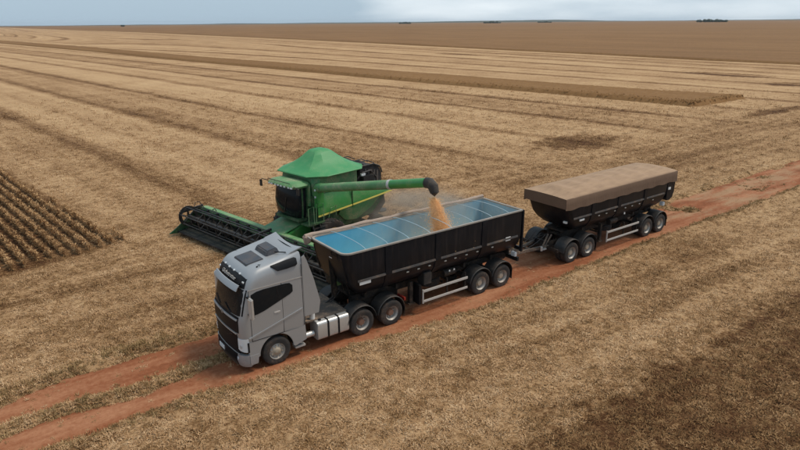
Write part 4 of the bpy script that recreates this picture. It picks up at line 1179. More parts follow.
def underbody_shade(T, x0, x1):  # unseen box and spare wheel, added to block light under the trailer
    MB().box(x0, x1, 0.62, 1.10, 0.62, 1.12).build('shade_box', 'chassis', T, bevel=0.02)
    sp = put_wheel('dual', T, (x0 + 1.1, 0.0, 0.80), -1); sp.name = 'shade_wheel'; sp.rotation_euler = (PI / 2, 0, 0)
    MB().bar((x0 + 0.5, -0.3, 0.62), (x0 + 0.5, 0.3, 0.62), 0.06).bar((x0 + 1.7, -0.3, 0.62), (x0 + 1.7, 0.3, 0.62), 0.06).bar((x0 + 0.5, 0.0, 0.62), (x0 + 1.7, 0.0, 0.62), 0.06).build('shade_wheel_carrier', 'chassis', T)
def build_front_trailer():
    T = thing('tipper_trailer', 'open black tipper trailer behind the cab, blue inside, taking the falling grain', 'trailer', (0, 1.27, 0), group='black tipper trailers of the road train')
    prof = [(1.50, 3.75, 11.95, 0.80, 0.25), (1.62, 3.52, 12.0, 1.00, 0.28), (1.90, 3.25, 12.03, 1.18, 0.30), (2.22, 3.05, 12.05, 1.275, 0.32), (2.9, 2.88, 12.06, 1.285, 0.34), (3.40, 2.80, 12.06, 1.285, 0.34)]
    body = bucket(T, prof, [(4.75, 0.30), (7.2, 0.28), (9.75, 0.30)], 2.27, (5.69, 6.23, 6.79, 7.63, 8.17, 8.79, 9.41, 10.3), 3.40, 1.5)
    # tailgate frame
    tg = MB()
    for s in (-1, 1): tg.box(12.065, 12.17, s * 1.24 - 0.07, s * 1.24 + 0.07, 1.45, 3.41)
    tg.box(12.07, 12.15, -1.16, 1.16, 3.25, 3.42); tg.box(12.07, 12.15, -1.16, 1.16, 1.5, 1.66)
    for y in (-0.6, 0, 0.6): tg.box(12.07, 12.13, y - 0.05, y + 0.05, 1.67, 3.24)
    tg.build('tailgate', 'bucket_rib', body, bevel=0.01)
    # bows across the open top
    for x in (3.75, 4.75, 5.75, 6.8, 7.9, 9.1, 10.2, 11.2):
        pts = [(x, 1.26 * math.sin(math.radians(a)), 3.42 + 0.14 * math.cos(math.radians(a)) ** 1.0) for a in range(-90, 91, 12)]
        MB().tube(pts, 0.013, 6).build('tarp_bow', 'bow', body, True)
    # the tarp, rolled up along the far side
    pts = [(2.62 + 9.5 * k / 30, 1.33 + 0.015 * math.sin(k * 1.7), 3.47 + 0.018 * math.sin(k * 0.9)) for k in range(31)]
    ro = MB().tube(pts, [0.08 + 0.010 * math.sin(k * 2.3) for k in range(31)], 12).build('rolled_tarp', 'roll', body, True)
    MB().hexa([(2.60, 1.22, 3.15), (2.80, 1.22, 3.18), (2.80, 1.38, 3.18), (2.62, 1.38, 3.10), (2.55, 1.18, 3.48), (2.95, 1.18, 3.46), (2.95, 1.44, 3.46), (2.55, 1.44, 3.48)]).build('tarp_flap', 'roll', ro, bevel=0.03)
    MB().tube([(2.72, 1.30, 3.46), (2.66, 0.9, 3.49)], 0.02, 6).build('crank_rod', 'rail', ro)
    # front wall ladder, lift ram, hoses
    MB().tube([(3.1, 0, 1.3), (2.98, 0, 3.0)], [0.13, 0.10], 14).tube([(2.98, 0, 2.3), (2.94, 0, 3.15)], 0.075, 12).build('lift_ram', 'chassis', T, True)
    fr = MB()
    for y in (-0.75, -0.35): fr.bar((3.30, y, 1.6), (2.80, y, 3.3), 0.03)
    for k in range(6): fr.bar((3.26 - 0.085 * k, -0.75, 1.75 + 0.29 * k), (3.26 - 0.085 * k, -0.35, 1.75 + 0.29 * k), 0.025)
    fr.build('front_ladder', 'chassis', body)
    for y in (-1.0, 1.0):
        MB().bar((3.05, y, 2.2), (2.84, y, 3.2), 0.05).build('front_brace', 'chassis', body)
    MB().box(2.86, 2.93, -0.30, -0.08, 2.98, 3.12).build('reflector_plate', 'white', body, bevel=0.01)
    MB().box(3.42, 3.92, -1.300, -1.285, 2.09, 2.22).build('name_plate', 'white', body, bevel=0.004)
    MB().box(11.05, 11.35, -1.300, -1.288, 2.16, 2.34).build('warning_plate', 'white', body, bevel=0.004)
    running_gear(T, 3.45, 12.0, (9.68, 10.98), (6.50, 8.90))
    underbody_shade(T, 6.6, 8.6)
    MB().box(3.5, 5.2, -0.6, 0.6, 1.28, 1.40).build('king_pin_plate', 'chassis', T, bevel=0.01)
    ro = MB()
    for x in (3.9, 5.4, 7.2, 9.0, 10.6, 11.7): ro.box(x, x + 0.09, -0.85, 0.85, 1.285, 1.49)
    ro.build('cross_bearer', 'chassis', T)
    for s in (-1, 1):
        lg = MB().box(5.95, 6.12, s * 0.95 - 0.08, s * 0.95 + 0.08, 0.55, 1.45).build('landing_leg', 'chassis', T, bevel=0.01)
        MB().box(5.88, 6.19, s * 0.95 - 0.14, s * 0.95 + 0.14, 0.49, 0.55).build('foot', 'chassis', lg)
        MB().box(6.28, 6.40, min(s * 1.22, s * 0.8), max(s * 1.22, s * 0.8), 0.45, 1.3).build('splash_board', 'black_plastic', T)
    MB().box(6.55, 6.97, -1.18, -0.75, 1.22, 1.74).build('tool_box', 'fender', T, bevel=0.02)
    MB().tube([(7.75, -0.95, 1.36), (8.35, -0.95, 1.36)], 0.15, 16).build('air_tank', 'chassis', T, True, bevel=0.0)
    for x in (7.85, 8.1): MB().box(x, x + 0.06, -1.235, -1.215, 1.52, 1.58).build('reflector', 'lamp', T)
    # rear beam with lamps and hitch
    MB().box(11.95, 12.08, -1.2, 1.2, 0.98, 1.16).build('rear_beam', 'chassis', T, bevel=0.01)
    for s in (-1, 1):
        MB().box(11.80, 11.94, s * 1.06 - 0.14, s * 1.06 + 0.14, 1.22, 1.44).build('tail_lamp', 'lamp', T, bevel=0.03)
    MB().box(11.7, 12.25, -0.12, 0.12, 0.72, 0.96).tube([(12.3, 0, 0.72), (12.3, 0, 0.98)], 0.09, 14).build('tow_hitch', 'chassis', T)
    return T
build_front_trailer()

def build_dolly():
    T = thing('trailer_dolly', 'black two-axle dolly with A-shaped drawbar linking the two trailers', 'dolly', (0, 1.27, 0))
    dual_axle(T, 15.79, kind='trailer'); dual_axle(T, 17.09, kind='trailer')
    for x in (15.79, 17.09):
        for s in (-1, 1):
            fender(T, x, 0.57, min(s * 1.28, s * 0.62), max(s * 1.28, s * 0.62), 0.66, 6, 174, flap=(x > 16))
    ch = MB()
    for s in (-1, 1): ch.box(14.9, 17.8, s * 0.42 - 0.05, s * 0.42 + 0.05, 0.80, 1.05)
    for x in (14.95, 16.3, 17.6): ch.box(x, x + 0.12, -0.37, 0.37, 0.82, 1.03)
    ch.build('chassis', 'chassis', T, bevel=0.01)
    db = MB()
    for s in (-1, 1): db.bar((12.45, s * 0.05, 0.80), (14.95, s * 0.45, 0.84), 0.11, 0.14)
    db.bar((13.9, -0.28, 0.82), (13.9, 0.28, 0.82), 0.08, 0.1)
    db.lathe([(0.11, -0.03), (0.06, -0.03), (0.06, 0.03), (0.11, 0.03)], (12.34, 0, 0.80), 18, closed=True)
    db.build('drawbar', 'deck', T, bevel=0.008)
    MB().bar((14.45, -0.45, 0.75), (14.85, -0.5, 1.5), 0.06).bar((14.7, -0.4, 0.75), (15.1, -0.5, 1.42), 0.05).build('stay_bar', 'deck', T)
    MB().tube([(14.42, -0.5, 0.72), (14.42, -0.5, 0.92)], 0.06, 10).box(14.5, 14.72, -0.56, -0.40, 0.74, 0.80).build('hose_coupling', 'rail', T, True)
    MB().box(16.0, 17.0, -0.45, 0.45, 1.08, 1.2).tube([(16.45, 0, 1.2), (16.45, 0, 1.255)], 0.44, 20).build('fifth_wheel', 'chassis', T, bevel=0.015)
    MB().box(14.80, 14.90, -1.15, 1.15, 0.70, 0.86).build('front_beam', 'chassis', T, bevel=0.01)
    for k, y in enumerate((-0.2, 0.0, 0.22)):
        pts = [(12.2 + 2.7 * t, y * (0.4 + t), 1.25 - 0.42 * math.sin(PI * t) + 0.12 * t + 0.04 * k) for t in [i / 10 for i in range(11)]]
        MB().tube(pts, 0.02, 6).build('air_hose', 'hose', T, True)
    MB().box(17.8, 17.88, -1.15, 1.15, 0.80, 0.96).build('rear_beam', 'chassis', T, bevel=0.01)
    return T
build_dolly()

def build_rear_trailer():
    T = thing('tipper_trailer', 'black tipper trailer at the rear, closed with a brown tarp', 'trailer', (0, 1.27, 0), group='black tipper trailers of the road train')
    prof = [(1.48, 16.45, 23.1, 0.80, 0.25), (1.62, 16.05, 23.35, 1.00, 0.26), (1.90, 15.75, 23.5, 1.20, 0.26), (2.22, 15.50, 23.6, 1.28, 0.25), (2.75, 15.28, 23.66, 1.29, 0.22), (3.33, 15.12, 23.66, 1.29, 0.20)]
    body = bucket(T, prof, [(17.15, 0.26), (19.3, 0.26), (21.6, 0.26)], 2.30, (17.7, 18.3, 19.0, 19.9, 20.5, 21.15, 22.4), 3.33, 1.48)
    # the overhanging tail with its rounded lower corner
    pr = [(23.665, 1.95), (23.78, 1.80), (24.05, 1.80), (24.28, 1.95), (24.40, 2.25), (24.43, 2.75), (24.40, 3.36), (23.665, 3.36)]
    MB().prism(pr, -1.29, 1.29).build('tail_section', 'bucket', body, bevel=0.02)
    tg = MB()
    for s in (-1, 1): tg.bar((24.44, s * 1.2, 2.2), (24.44, s * 1.2, 3.3), 0.08)
    tg.build('tailgate_post', 'bucket_rib', body)
    # tarp: hipped front, arched top, side skirts
    nx, ny = 60, 17
    P, Q = [], []
    x0, x1 = 15.0, 24.46
    for i in range(nx + 1):
        x = x0 + (x1 - x0) * i / nx
        rise = np.interp(x, [15.0, 16.0, 23.6, 24.46], [0.02, 0.24, 0.24, 0.10])
        hoop = 0.028 * math.cos(2 * PI * (x - 16.0) / 1.1)
        row = []
        zb = 3.37 + 0.035 * (x - x0) / (x1 - x0)
        hwid = 1.335
        row += [(x, -hwid - 0.008 + 0.010 * math.sin(x * 5.1), zb - 0.56 + 0.025 * math.cos(2 * PI * (x - 16.0) / 1.1)), (x, -hwid - 0.004 * math.sin(x * 7), zb - 0.28), (x, -hwid + 0.004, zb - 0.04)]
        for j in range(ny):
            y = -hwid + 0.03 + (2 * hwid - 0.06) * j / (ny - 1)
            e_ = abs(y) / hwid
            row.append((x, y, zb + (rise + hoop) * (1 - e_ ** 2.2)))
        row += [(x, hwid - 0.004, zb - 0.04), (x, hwid + 0.004 * math.sin(x * 7), zb - 0.28), (x, hwid + 0.008 - 0.010 * math.sin(x * 5.1), zb - 0.56)]
        P.append(row)
    def lower(row, dx, dz): return [(p[0] + dx, p[1], p[2] - dz) for p in row]
    mb = MB().grid(P)
    fr = P[0]; n = len(fr)
    # front and rear skirts
    for row, dx in ((P[0], 0.05), (P[-1], 0.0)):
        low = [(p[0] + dx, p[1] * 0.995, min(p[2], 3.37) - (0.50 if 2 < i < n - 3 else 0.0)) for i, p in enumerate(row)]
        low[0] = (row[0][0], row[0][1], row[0][2]); low[-1] = row[-1]
        low[1] = (row[0][0] + 0.001, row[1][1], row[0][2]); low[-2] = (row[-1][0] + 0.001, row[-2][1], row[-1][2])
        low[2] = (row[0][0] + 0.002, row[2][1], row[0][2] + 0.01); low[-3] = (row[-1][0] + 0.002, row[-3][1], row[-1][2] + 0.01)
        if row is P[0]:
            mb.grid([low, row])
        else:
            mb.grid([row, low])
    tp = mb.build('tarp', 'tarp', T, True, angle=50)
    so = tp.modifiers.new('cloth', 'SOLIDIFY'); so.thickness = 0.012; so.offset = -1
    MB().box(23.75, 23.98, -1.315, -1.292, 2.42, 2.56).build('warning_plate', 'white', body, bevel=0.004)
    MB().box(16.15, 16.5, -1.306, -1.262, 2.08, 2.17).build('name_plate', 'white', body, bevel=0.004)
    MB().box(15.52, 15.60, -1.0, -0.8, 2.0, 2.1).build('reflector_plate', 'white', body)
    running_gear(T, 15.9, 23.6, (22.18, 23.45), (18.60, 21.35), zc=1.06)
    underbody_shade(T, 18.7, 20.9)
    MB().box(15.9, 17.4, -0.6, 0.6, 1.335, 1.44).build('king_pin_plate', 'chassis', T, bevel=0.01)
    ro = MB()
    for x in (17.0, 18.3, 19.8, 21.3, 22.5): ro.box(x, x + 0.09, -0.85, 0.85, 1.325, 1.475)
    ro.build('cross_bearer', 'chassis', T)
    for s in (-1, 1):
        lg = MB().box(18.25, 18.40, s * 0.95 - 0.08, s * 0.95 + 0.08, 0.55, 1.47).build('landing_leg', 'chassis', T, bevel=0.01)
        MB().box(18.18, 18.47, s * 0.95 - 0.14, s * 0.95 + 0.14, 0.49, 0.55).build('foot', 'chassis', lg)
        MB().box(23.55, 23.75, s * 1.10 - 0.12, s * 1.10 + 0.12, 1.50, 1.72).build('tail_lamp', 'lamp', T, bevel=0.03)
        MB().box(19.9, 19.98, s * 1.22 - 0.02, s * 1.22 + 0.02, 1.72, 1.82).build('reflector', 'lamp', body)
    MB().tube([(19.0, -0.95, 1.42), (19.6, -0.95, 1.42)], 0.15, 16).build('air_tank', 'chassis', T, True)
    MB().box(23.5, 23.62, -1.2, 1.2, 1.0, 1.18).build('rear_beam', 'chassis', T, bevel=0.01)
    MB().tube([(16.2, 0, 1.5), (15.45, 0, 2.9)], [0.13, 0.10], 14).build('lift_ram', 'chassis', T, True)
    return T
build_rear_trailer()

# ------------------------------------------------------------------ combine harvester
def build_combine():
    T = thing('combine_harvester', 'green combine harvester with wide header unloading grain into the front trailer', 'harvester', (6.9, 10.2, 0), math.radians(190.5))
    # threshing body
    poly = [(0.85, 1.45), (0.85, 3.15), (-2.7, 3.2), (-4.1, 2.75), (-4.45, 2.35), (-3.3, 1.35), (-1.5, 1.1), (0.2, 1.25)]
    MB().prism(poly, -1.40, 1.40).build('body', 'green_dark', T, bevel=0.04)
    for s in (-1, 1):
        # upper side shield, bulging outward
        def stripe(x): return 2.08 + 0.055 * (0.7 - x)
        P, Q = [], []
        for k in range(21):
            x = 0.72 - 5.4 * k / 20
            top = float(np.interp(x, [-4.7, -4.4, -2.7, 0.8], [2.50, 2.70, 3.14, 3.14]))
            bot = stripe(x) + 0.06
            row = []
            for j in range(7):
                f = j / 6
                z = bot + (max(top, bot + 0.02) - bot) * f
                row.append((x, s * (1.62 - 0.16 * f ** 2 - 0.10 * (k / 20) ** 3), z))
            P.append(row); Q.append([(p[0], p[1] - s * 0.04, p[2]) for p in row])
        sh = MB().plate(P, Q).build('side_shield', 'green', T, True)
        P, Q = [], []
        for k in range(21):
            x = 0.72 - 5.42 * k / 20
            row = [(x, s * (1.635 - 0.10 * (k / 20) ** 3), stripe(x) + dz) for dz in (-0.04, 0.04)]
            P.append(row); Q.append([(p[0], p[1] - s * 0.05, p[2]) for p in row])
        MB().plate(P, Q).build('stripe', 'yellow', sh, True)
        P, Q = [], []
        for k in range(19):
            x = -0.75 - 3.3 * k / 18
            lo_ = float(np.interp(x, [-4.05, -3.2, -2.0, -1.2, -0.75], [2.28, 1.75, 1.30, 1.42, 1.85]))
            hi_ = stripe(x) - 0.06
            row = [(x, s * (1.47 + 0.15 * (j / 4) - 0.08 * (k / 18) ** 3), min(lo_, hi_ - 0.02) + (hi_ - min(lo_, hi_ - 0.02)) * j / 4) for j in range(5)]
            P.append(row); Q.append([(p[0], p[1] - s * 0.04, p[2]) for p in row])
        MB().plate(P, Q).build('lower_shield', 'green_dusty', T, True)
        MB().box(-1.62, -1.595, s * 1.60 - 0.04, s * 1.60 + 0.045, 2.1, 3.12).build('panel_seam', 'green_dark', sh)
    # grain tank and its tent-like cover
    def oct_(x0, x1, h, c, z):
        return [(x1 - c, h, z), (x0 + c * 0.8, h, z), (x0, h - c * 0.8, z), (x0, -(h - c * 0.8), z), (x0 + c * 0.8, -h, z), (x1 - c, -h, z), (x1, -(h - c * 0.75), z), (x1, h - c * 0.75, z)]
    MB().loops([oct_(-2.3, 0.75, 1.40, 0.2, 3.12), oct_(-2.35, 0.75, 1.42, 0.25, 3.55), oct_(-2.45, 0.72, 1.42, 0.4, 4.06)]).build('grain_tank', 'green_dusty', T)
    lv = [(4.065, 1.0), (4.10, 1.02), (4.14, 1.0), (4.24, 0.87), (4.38, 0.715), (4.55, 0.57), (4.72, 0.455), (4.88, 0.36), (5.00, 0.29), (5.09, 0.215), (5.14, 0.12)]
    cx = -0.8
    ls = []
    for z, k in lv:
        L_ = oct_(-2.80, 1.02, 1.80, 0.85, z)
        ls.append([(cx + (x - cx) * k, y * k, z_) for x, y, z_ in L_])
    MB().loops(ls).build('tank_cover', 'green_tarp', T, True, angle=20)
    # front wall of the tank over the cab
    MB().box(0.86, 0.98, -1.25, 1.25, 2.6, 3.75).build('tank_front_wall', 'green_dusty', T, bevel=0.02)
    # cab
    cabl = [(1.98, 0.95, 1.42, 0.90), (2.2, 0.95, 1.60, 0.98), (2.8, 0.95, 1.66, 1.02), (3.3, 0.95, 1.58, 1.02), (3.60, 0.95, 1.48, 0.98)]
    def cab_loop(z, a, b, h):
        pts = [(a, h), (a + 0.3, h)]
        for t in range(0, 181, 15):
            y = h * math.cos(math.radians(t)); pts.append((b - 0.35 + 0.35 * math.sin(math.radians(t)) ** 0.6 if 0 < t < 180 else b - 0.35, y))
        pts += [(a + 0.3, -h), (a, -h)]
        return [(x, y + 0.06, z) for x, y in pts]
    cab = MB().loops([cab_loop(*c) for c in cabl]).build('cab', 'glass', T, True, angle=40)
    for s in (-1, 1):
        MB().bar((1.28, 0.06 + s * 0.985, 2.02), (1.28, 0.06 + s * 1.035, 3.62), 0.07).build('cab_pillar', 'green_dark', cab)
        MB().bar((0.98, 0.06 + s * 0.95, 2.02), (0.98, 0.06 + s * 1.02, 3.62), 0.12).build('cab_pillar', 'green_dark', cab)
    MB().bar((1.635, 0.06, 2.25), (1.69, 0.3, 3.05), 0.03).build('wiper', 'black_steel', cab)
    MB().box(0.92, 1.50, -0.9, 1.0, 1.82, 1.975).build('cab_floor', 'green_dark', cab, bevel=0.02)
    rl = [oct_(0.72, 1.80, 1.12, 0.25, 3.60), oct_(0.70, 1.86, 1.16, 0.25, 3.70), oct_(0.75, 1.78, 1.08, 0.25, 3.82), oct_(0.9, 1.6, 0.85, 0.25, 3.88)]
    rf = MB().loops([[(x, y + 0.06, z) for x, y, z in l] for l in rl]).build('cab_roof', 'green_pale', cab, True, angle=50)
    for y in (-0.85, -0.65, -0.35, -0.12, 0.12, 0.4, 0.72, 0.92):
        MB().box(1.80, 1.885, y, y + 0.13, 3.62, 3.69).build('work_lamp', 'lamp', cab, bevel=0.01)
    MB().tube([(1.78, -0.98, 3.74), (1.82, -1.45, 3.77), (1.80, -1.62, 3.67)], 0.02, 6).tube([(1.85, -0.9, 3.88), (1.85, 0.9, 3.88)], 0.018, 6).build('lamp_rail', 'black_steel', cab)
    MB().box(1.75, 1.82, -1.72, -1.54, 3.34, 3.68).build('mirror', 'black_steel', cab, bevel=0.02)
    MB().tube([(1.75, 1.05, 3.72), (1.80, 1.4, 3.72)], 0.02, 6).box(1.75, 1.82, 1.34, 1.52, 3.37, 3.70).build('mirror', 'black_steel', cab)
    # service platform, ladder and rails by the cab
    MB().box(0.35, 1.45, 1.10, 1.72, 1.72, 1.80).build('platform', 'green_dark', T, bevel=0.01)
    ld = MB()
    for x in (0.75, 1.2): ld.bar((x, 1.70, 1.75), (x, 2.15, 0.45), 0.04, 0.07)
    for k in range(5): ld.bar((0.75, 1.74 + 0.09 * k, 1.55 - 0.25 * k), (1.2, 1.74 + 0.09 * k, 1.55 - 0.25 * k), 0.12, 0.03)
    ld.build('ladder', 'black_steel', T)
    for pts in ([(0.45, 1.68, 1.8), (0.45, 1.70, 2.75), (0.9, 1.70, 2.8), (0.95, 1.70, 1.8)], [(1.4, 1.68, 1.8), (1.42, 1.70, 2.65), (1.1, 1.72, 2.7), (1.08, 1.72, 1.8)], [(0.1, 1.66, 1.9), (0.0, 1.72, 2.4), (-0.35, 1.72, 2.45), (-0.4, 1.66, 1.95)]):
        MB().tube(pts, 0.022, 6).build('handrail', 'green_pale', T, True)
    MB().box(0.30, 0.80, 1.42, 1.62, 2.55, 3.62).build('tank_column', 'green', T, bevel=0.03)
    for z in (3.40, 3.05): MB().box(0.78, 0.83, 1.48, 1.58, z, z + 0.10).build('work_lamp', 'lamp', T, bevel=0.01)
    # engine deck: cooling screen hood
    pr = [(-2.5, 3.15), (-2.5, 4.02), (-2.75, 4.12), (-3.55, 4.10), (-4.0, 3.90), (-4.2, 3.5), (-4.2, 2.85), (-3.2, 2.95)]
    pr = [(x, 3.15 + (z - 3.15) * 0.9 if z > 3.15 else z) for x, z in pr]
    hd = MB().prism(pr, -1.05, 1.25).build('engine_screen', 'screen', T, bevel=0.05)
    fr = MB()
    for y in (-1.07, 0.1, 1.27):
        pp = [(x, y, z + 0.02) for x, z in pr[1:6]]
        fr.tube(pp, 0.045, 6)
    fr.build('screen_frame', 'black_steel', hd, True)
    for y in (-0.6, 0.5, 0.95):
        MB().tube([(-2.7, y, 4.0), (-2.8, y, 4.2), (-3.3, y + 0.1, 4.24), (-3.9, y, 3.98)], 0.025, 6).build('deck_rail', 'black_steel', T, True)
    for k in range(5):
        MB().box(-3.0 - 0.22 * k, -2.88 - 0.22 * k, 1.26, 1.285, 3.0, 3.85 - 0.05 * k).build('screen_slat', 'belt', hd)
    MB().tube([(-2.3, 1.2, 3.3), (-2.6, 1.35, 3.7), (-3.2, 1.38, 3.75), (-3.7, 1.3, 3.3)], 0.05, 8).build('coolant_hose', 'hose', T, True)
    MB().box(-3.4, -2.55, 1.28, 1.50, 3.2, 3.55).build('exhaust_box', 'black_steel', T, bevel=0.03)
    MB().tube([(-2.7, 1.15, 3.2), (-2.7, 1.15, 4.0), (-2.85, 1.2, 4.1)], 0.075, 10).build('exhaust_pipe', 'black_steel', T, True)
    MB().box(-2.8, -2.5, 1.3, 1.42, 3.55, 3.68).build('rear_lamp', 'lamp', T, bevel=0.01)
    # straw hood and chopper at the tail
    MB().prism([(-3.4, 1.4), (-4.4, 2.3), (-4.75, 2.1), (-4.9, 1.5), (-4.3, 0.95), (-3.6, 0.95)], -0.85, 0.85).build('straw_chopper', 'black_steel', T, bevel=0.04)
    for s in (-1, 1):
        MB().tube([(-4.75, s * 0.45, 0.95), (-4.75, s * 0.45, 1.02)], 0.42, 18).build('straw_spreader', 'black_steel', T)
    # wheels
    def bigwheel(x, y, r, w, s):
        k = r / 0.525
        prof = [(0.56 * r, -w * 0.42), (0.80 * r, -w * 0.5), (0.93 * r, -w * 0.48), (0.975 * r, -w * 0.40), (0.985 * r, 0), (0.975 * r, w * 0.40), (0.93 * r, w * 0.48), (0.80 * r, w * 0.5), (0.56 * r, w * 0.42)]
        t = MB().lathe(prof, (0, 0, 0), 40, closed=True)
        nl = 22
        for i in range(nl):
            for q in (-1, 1):
                a = 2 * PI * (i + (0.5 if q > 0 else 0)) / nl
                a2 = a + 0.20
                rr = 0.97 * r; ro_ = 1.0 * r + 0.02
                p = lambda ang, rad_, y_: (rad_ * math.cos(ang), y_, rad_ * math.sin(ang))
                d_ = 0.045
                t.hexa([p(a - d_, rr - 0.03, q * 0.0), p(a + d_, rr - 0.03, q * 0.0), p(a2 + d_, rr - 0.05, q * w * 0.48), p(a2 - d_, rr - 0.05, q * w * 0.48),
                        p(a - d_, ro_, 0), p(a + d_, ro_, 0), p(a2 + d_, ro_ - 0.02, q * w * 0.47), p(a2 - d_, ro_ - 0.02, q * w * 0.47)])
        o = t.build('wheel', 'tyre', T, True)
        MB().lathe([(0.57 * r, s * w * 0.42), (0.54 * r, s * w * 0.40), (0.52 * r, s * w * 0.1), (0.30 * r, s * w * 0.05), (0.14 * r, s * w * 0.22), (0.0, s * w * 0.22)], (0, 0, 0), 32).build('rim', 'yellow', o, True)
        o.location = (x, y, r)
        return o
    for s in (-1, 1):
        bigwheel(0.1, s * 1.72, 0.92, 0.62, s)
        bigwheel(-3.55, s * 1.35, 0.60, 0.42, s)
    MB().tube([(0.1, -1.5, 0.92), (0.1, 1.5, 0.92)], 0.16, 12).build('front_axle', 'green_dark', T, True)
    MB().tube([(-3.55, -1.25, 0.60), (-3.55, 1.25, 0.60)], 0.10, 12).bar((-3.55, 0, 0.6), (-3.4, 0, 1.5), 0.25).build('rear_axle', 'green_dark', T, True)
    MB().box(-2.6, 0.4, -1.05, 1.05, 0.72, 1.2).build('cleaning_shoe', 'green_dark', T, bevel=0.05)
    # feeder house
    fh = MB().hexa([(0.6, -0.82, 0.75), (2.28, -0.82, 0.42), (2.28, 0.82, 0.42), (0.6, 0.82, 0.75), (0.6, -0.82, 1.70), (2.28, -0.82, 1.22), (2.28, 0.82, 1.22), (0.6, 0.82, 1.70)]).build('feeder_house', 'green', T, bevel=0.03)
    MB().hexa([(0.95, -1.05, 1.61), (2.34, -1.05, 1.30), (2.34, 0.72, 1.30), (0.95, 0.72, 1.61), (0.95, -1.05, 1.66), (2.34, -1.05, 1.35), (2.34, 0.72, 1.35), (0.95, 0.72, 1.66)]).build('feeder_cover', 'green_dusty', fh, bevel=0.01)
    for s in (-1, 1):
        MB().tube([(0.9, s * 0.95, 0.7), (1.9, s * 0.95, 0.55)], 0.06, 10).build('lift_cylinder', 'black_steel', fh, True)
    # unloading auger, swung out to the left
    A = Vector((0.55, 1.52, 3.52)); B = Vector((0.38, 8.45, 4.92))
    au = MB().tube([A, A.lerp(B, 0.70)], 0.215, 20).build('unloading_auger', 'green_pale', T, True)
    MB().tube([A.lerp(B, 0.705), A.lerp(B, 0.995)], 0.205, 20).build('auger_end_tube', 'green', au, True)
    MB().tube([A.lerp(B, 0.69), A.lerp(B, 0.71)], 0.228, 20).build('clamp_ring', 'rail', au, True)
    MB().tube([(0.55, 1.35, 2.5), (0.55, 1.35, 3.45), A + Vector((0, -0.05, 0)), A + Vector((0, 0.3, 0.06))], [0.24, 0.25, 0.25, 0.23], 18).build('auger_elbow', 'green_dusty', au, True)
    dv = (B - A).normalized()
    sp = [B - dv * 0.02, B + dv * 0.18 + Vector((0, 0, -0.03)), B + dv * 0.34 + Vector((-0.02, 0, -0.18)), B + dv * 0.42 + Vector((-0.03, 0, -0.45)), B + dv * 0.42 + Vector((-0.03, 0, -0.62))]
    MB().tube(sp, [0.23, 0.235, 0.225, 0.19, 0.165], 18, caps=False).build('spout', 'spout', au, True)
        # ---- header
    Y0, Y1 = -6.85, 5.9
    H = MB()
    H.prism([(2.34, 0.30), (2.34, 1.22), (2.44, 1.22), (2.50, 0.45), (3.0, 0.34), (3.95, 0.26), (3.95, 0.22), (2.9, 0.24)], Y0, Y1)
    h = H.build('header', 'header_pan', T, bevel=0.01)
    MB().prism([(2.08, 1.20), (2.06, 1.33), (2.46, 1.38), (2.52, 1.225)], Y0, Y1).build('top_beam', 'green_pale', h, bevel=0.015)
    MB().prism([(2.445, 0.95), (2.445, 1.19), (2.50, 1.17), (2.56, 0.95)], Y0 + 0.1, Y1 - 0.1).build('back_sheet', 'green', h)
    # feed auger with flighting
    MB().tube([(2.95, Y0 + 0.1, 0.68), (2.95, Y1 - 0.1, 0.68)], 0.20, 16).build('feed_auger', 'black_steel', h, True)
    fl = MB()
    turns, seg = 22, 14
    P = []
    for i in range(turns * seg + 1):
        t = i / seg
        y = Y0 + 0.15 + (Y1 - Y0 - 0.3) * i / (turns * seg)
        a = 2 * PI * t * (1 if y < 0 else -1)
        P.append([(2.95 + r_ * math.cos(a), y, 0.68 + r_ * math.sin(a)) for r_ in (0.19, 0.32)])
    fl.grid(P).build('flighting', 'black_steel', h)
    # cutter bar and guards
    cb = MB().box(3.95, 4.03, Y0, Y1, 0.21, 0.27)
    for k in range(int((Y1 - Y0) / 0.15)):
        y = Y0 + 0.1 + k * 0.15
        cb.add([(4.03, y - 0.02, 0.22), (4.03, y + 0.02, 0.22), (4.03, y + 0.02, 0.26), (4.03, y - 0.02, 0.26), (4.17, y, 0.24)], [(0, 1, 4), (1, 2, 4), (2, 3, 4), (3, 0, 4)])
    cb.build('cutter_bar', 'black_steel', h)
    # reel
    rc = Vector((3.34, 0, 1.02)); R_ = 0.53
    MB().tube([(rc.x, Y0 + 0.15, rc.z), (rc.x, Y1 - 0.15, rc.z)], 0.085, 12).build('reel_shaft', 'black_steel', h, True)
    for k in range(6):
        a = 2 * PI * k / 6 + 0.35
        bx_, bz_ = rc.x + R_ * math.cos(a), rc.z + R_ * math.sin(a)
        b_ = MB().tube([(bx_, Y0 + 0.2, bz_), (bx_, Y1 - 0.2, bz_)], 0.035, 8)
        m_ = int((Y1 - Y0 - 0.5) / 0.16)
        for j in range(m_):
            y = Y0 + 0.3 + j * 0.16
            b_.add([(bx_ - 0.008, y - 0.006, bz_), (bx_ + 0.008, y + 0.006, bz_), (bx_ + 0.03, y + 0.004, bz_ - 0.25), (bx_ + 0.02, y - 0.004, bz_ - 0.25)], [(0, 1, 2, 3)])
        b_.build('reel_bat', 'black_steel', h)
    for y in np.linspace(Y0 + 0.22, Y1 - 0.22, 8):
        sp_ = MB()
        for k in range(6):
            a = 2 * PI * k / 6 + 0.35; a2 = a + PI / 3
            p = Vector((rc.x + R_ * math.cos(a), y, rc.z + R_ * math.sin(a))); q = Vector((rc.x + R_ * math.cos(a2), y, rc.z + R_ * math.sin(a2)))
            sp_.bar((rc.x, y, rc.z), p, 0.05, 0.05).bar(p, q, 0.035, 0.045)
        sp_.build('reel_spider', 'black_steel', h)
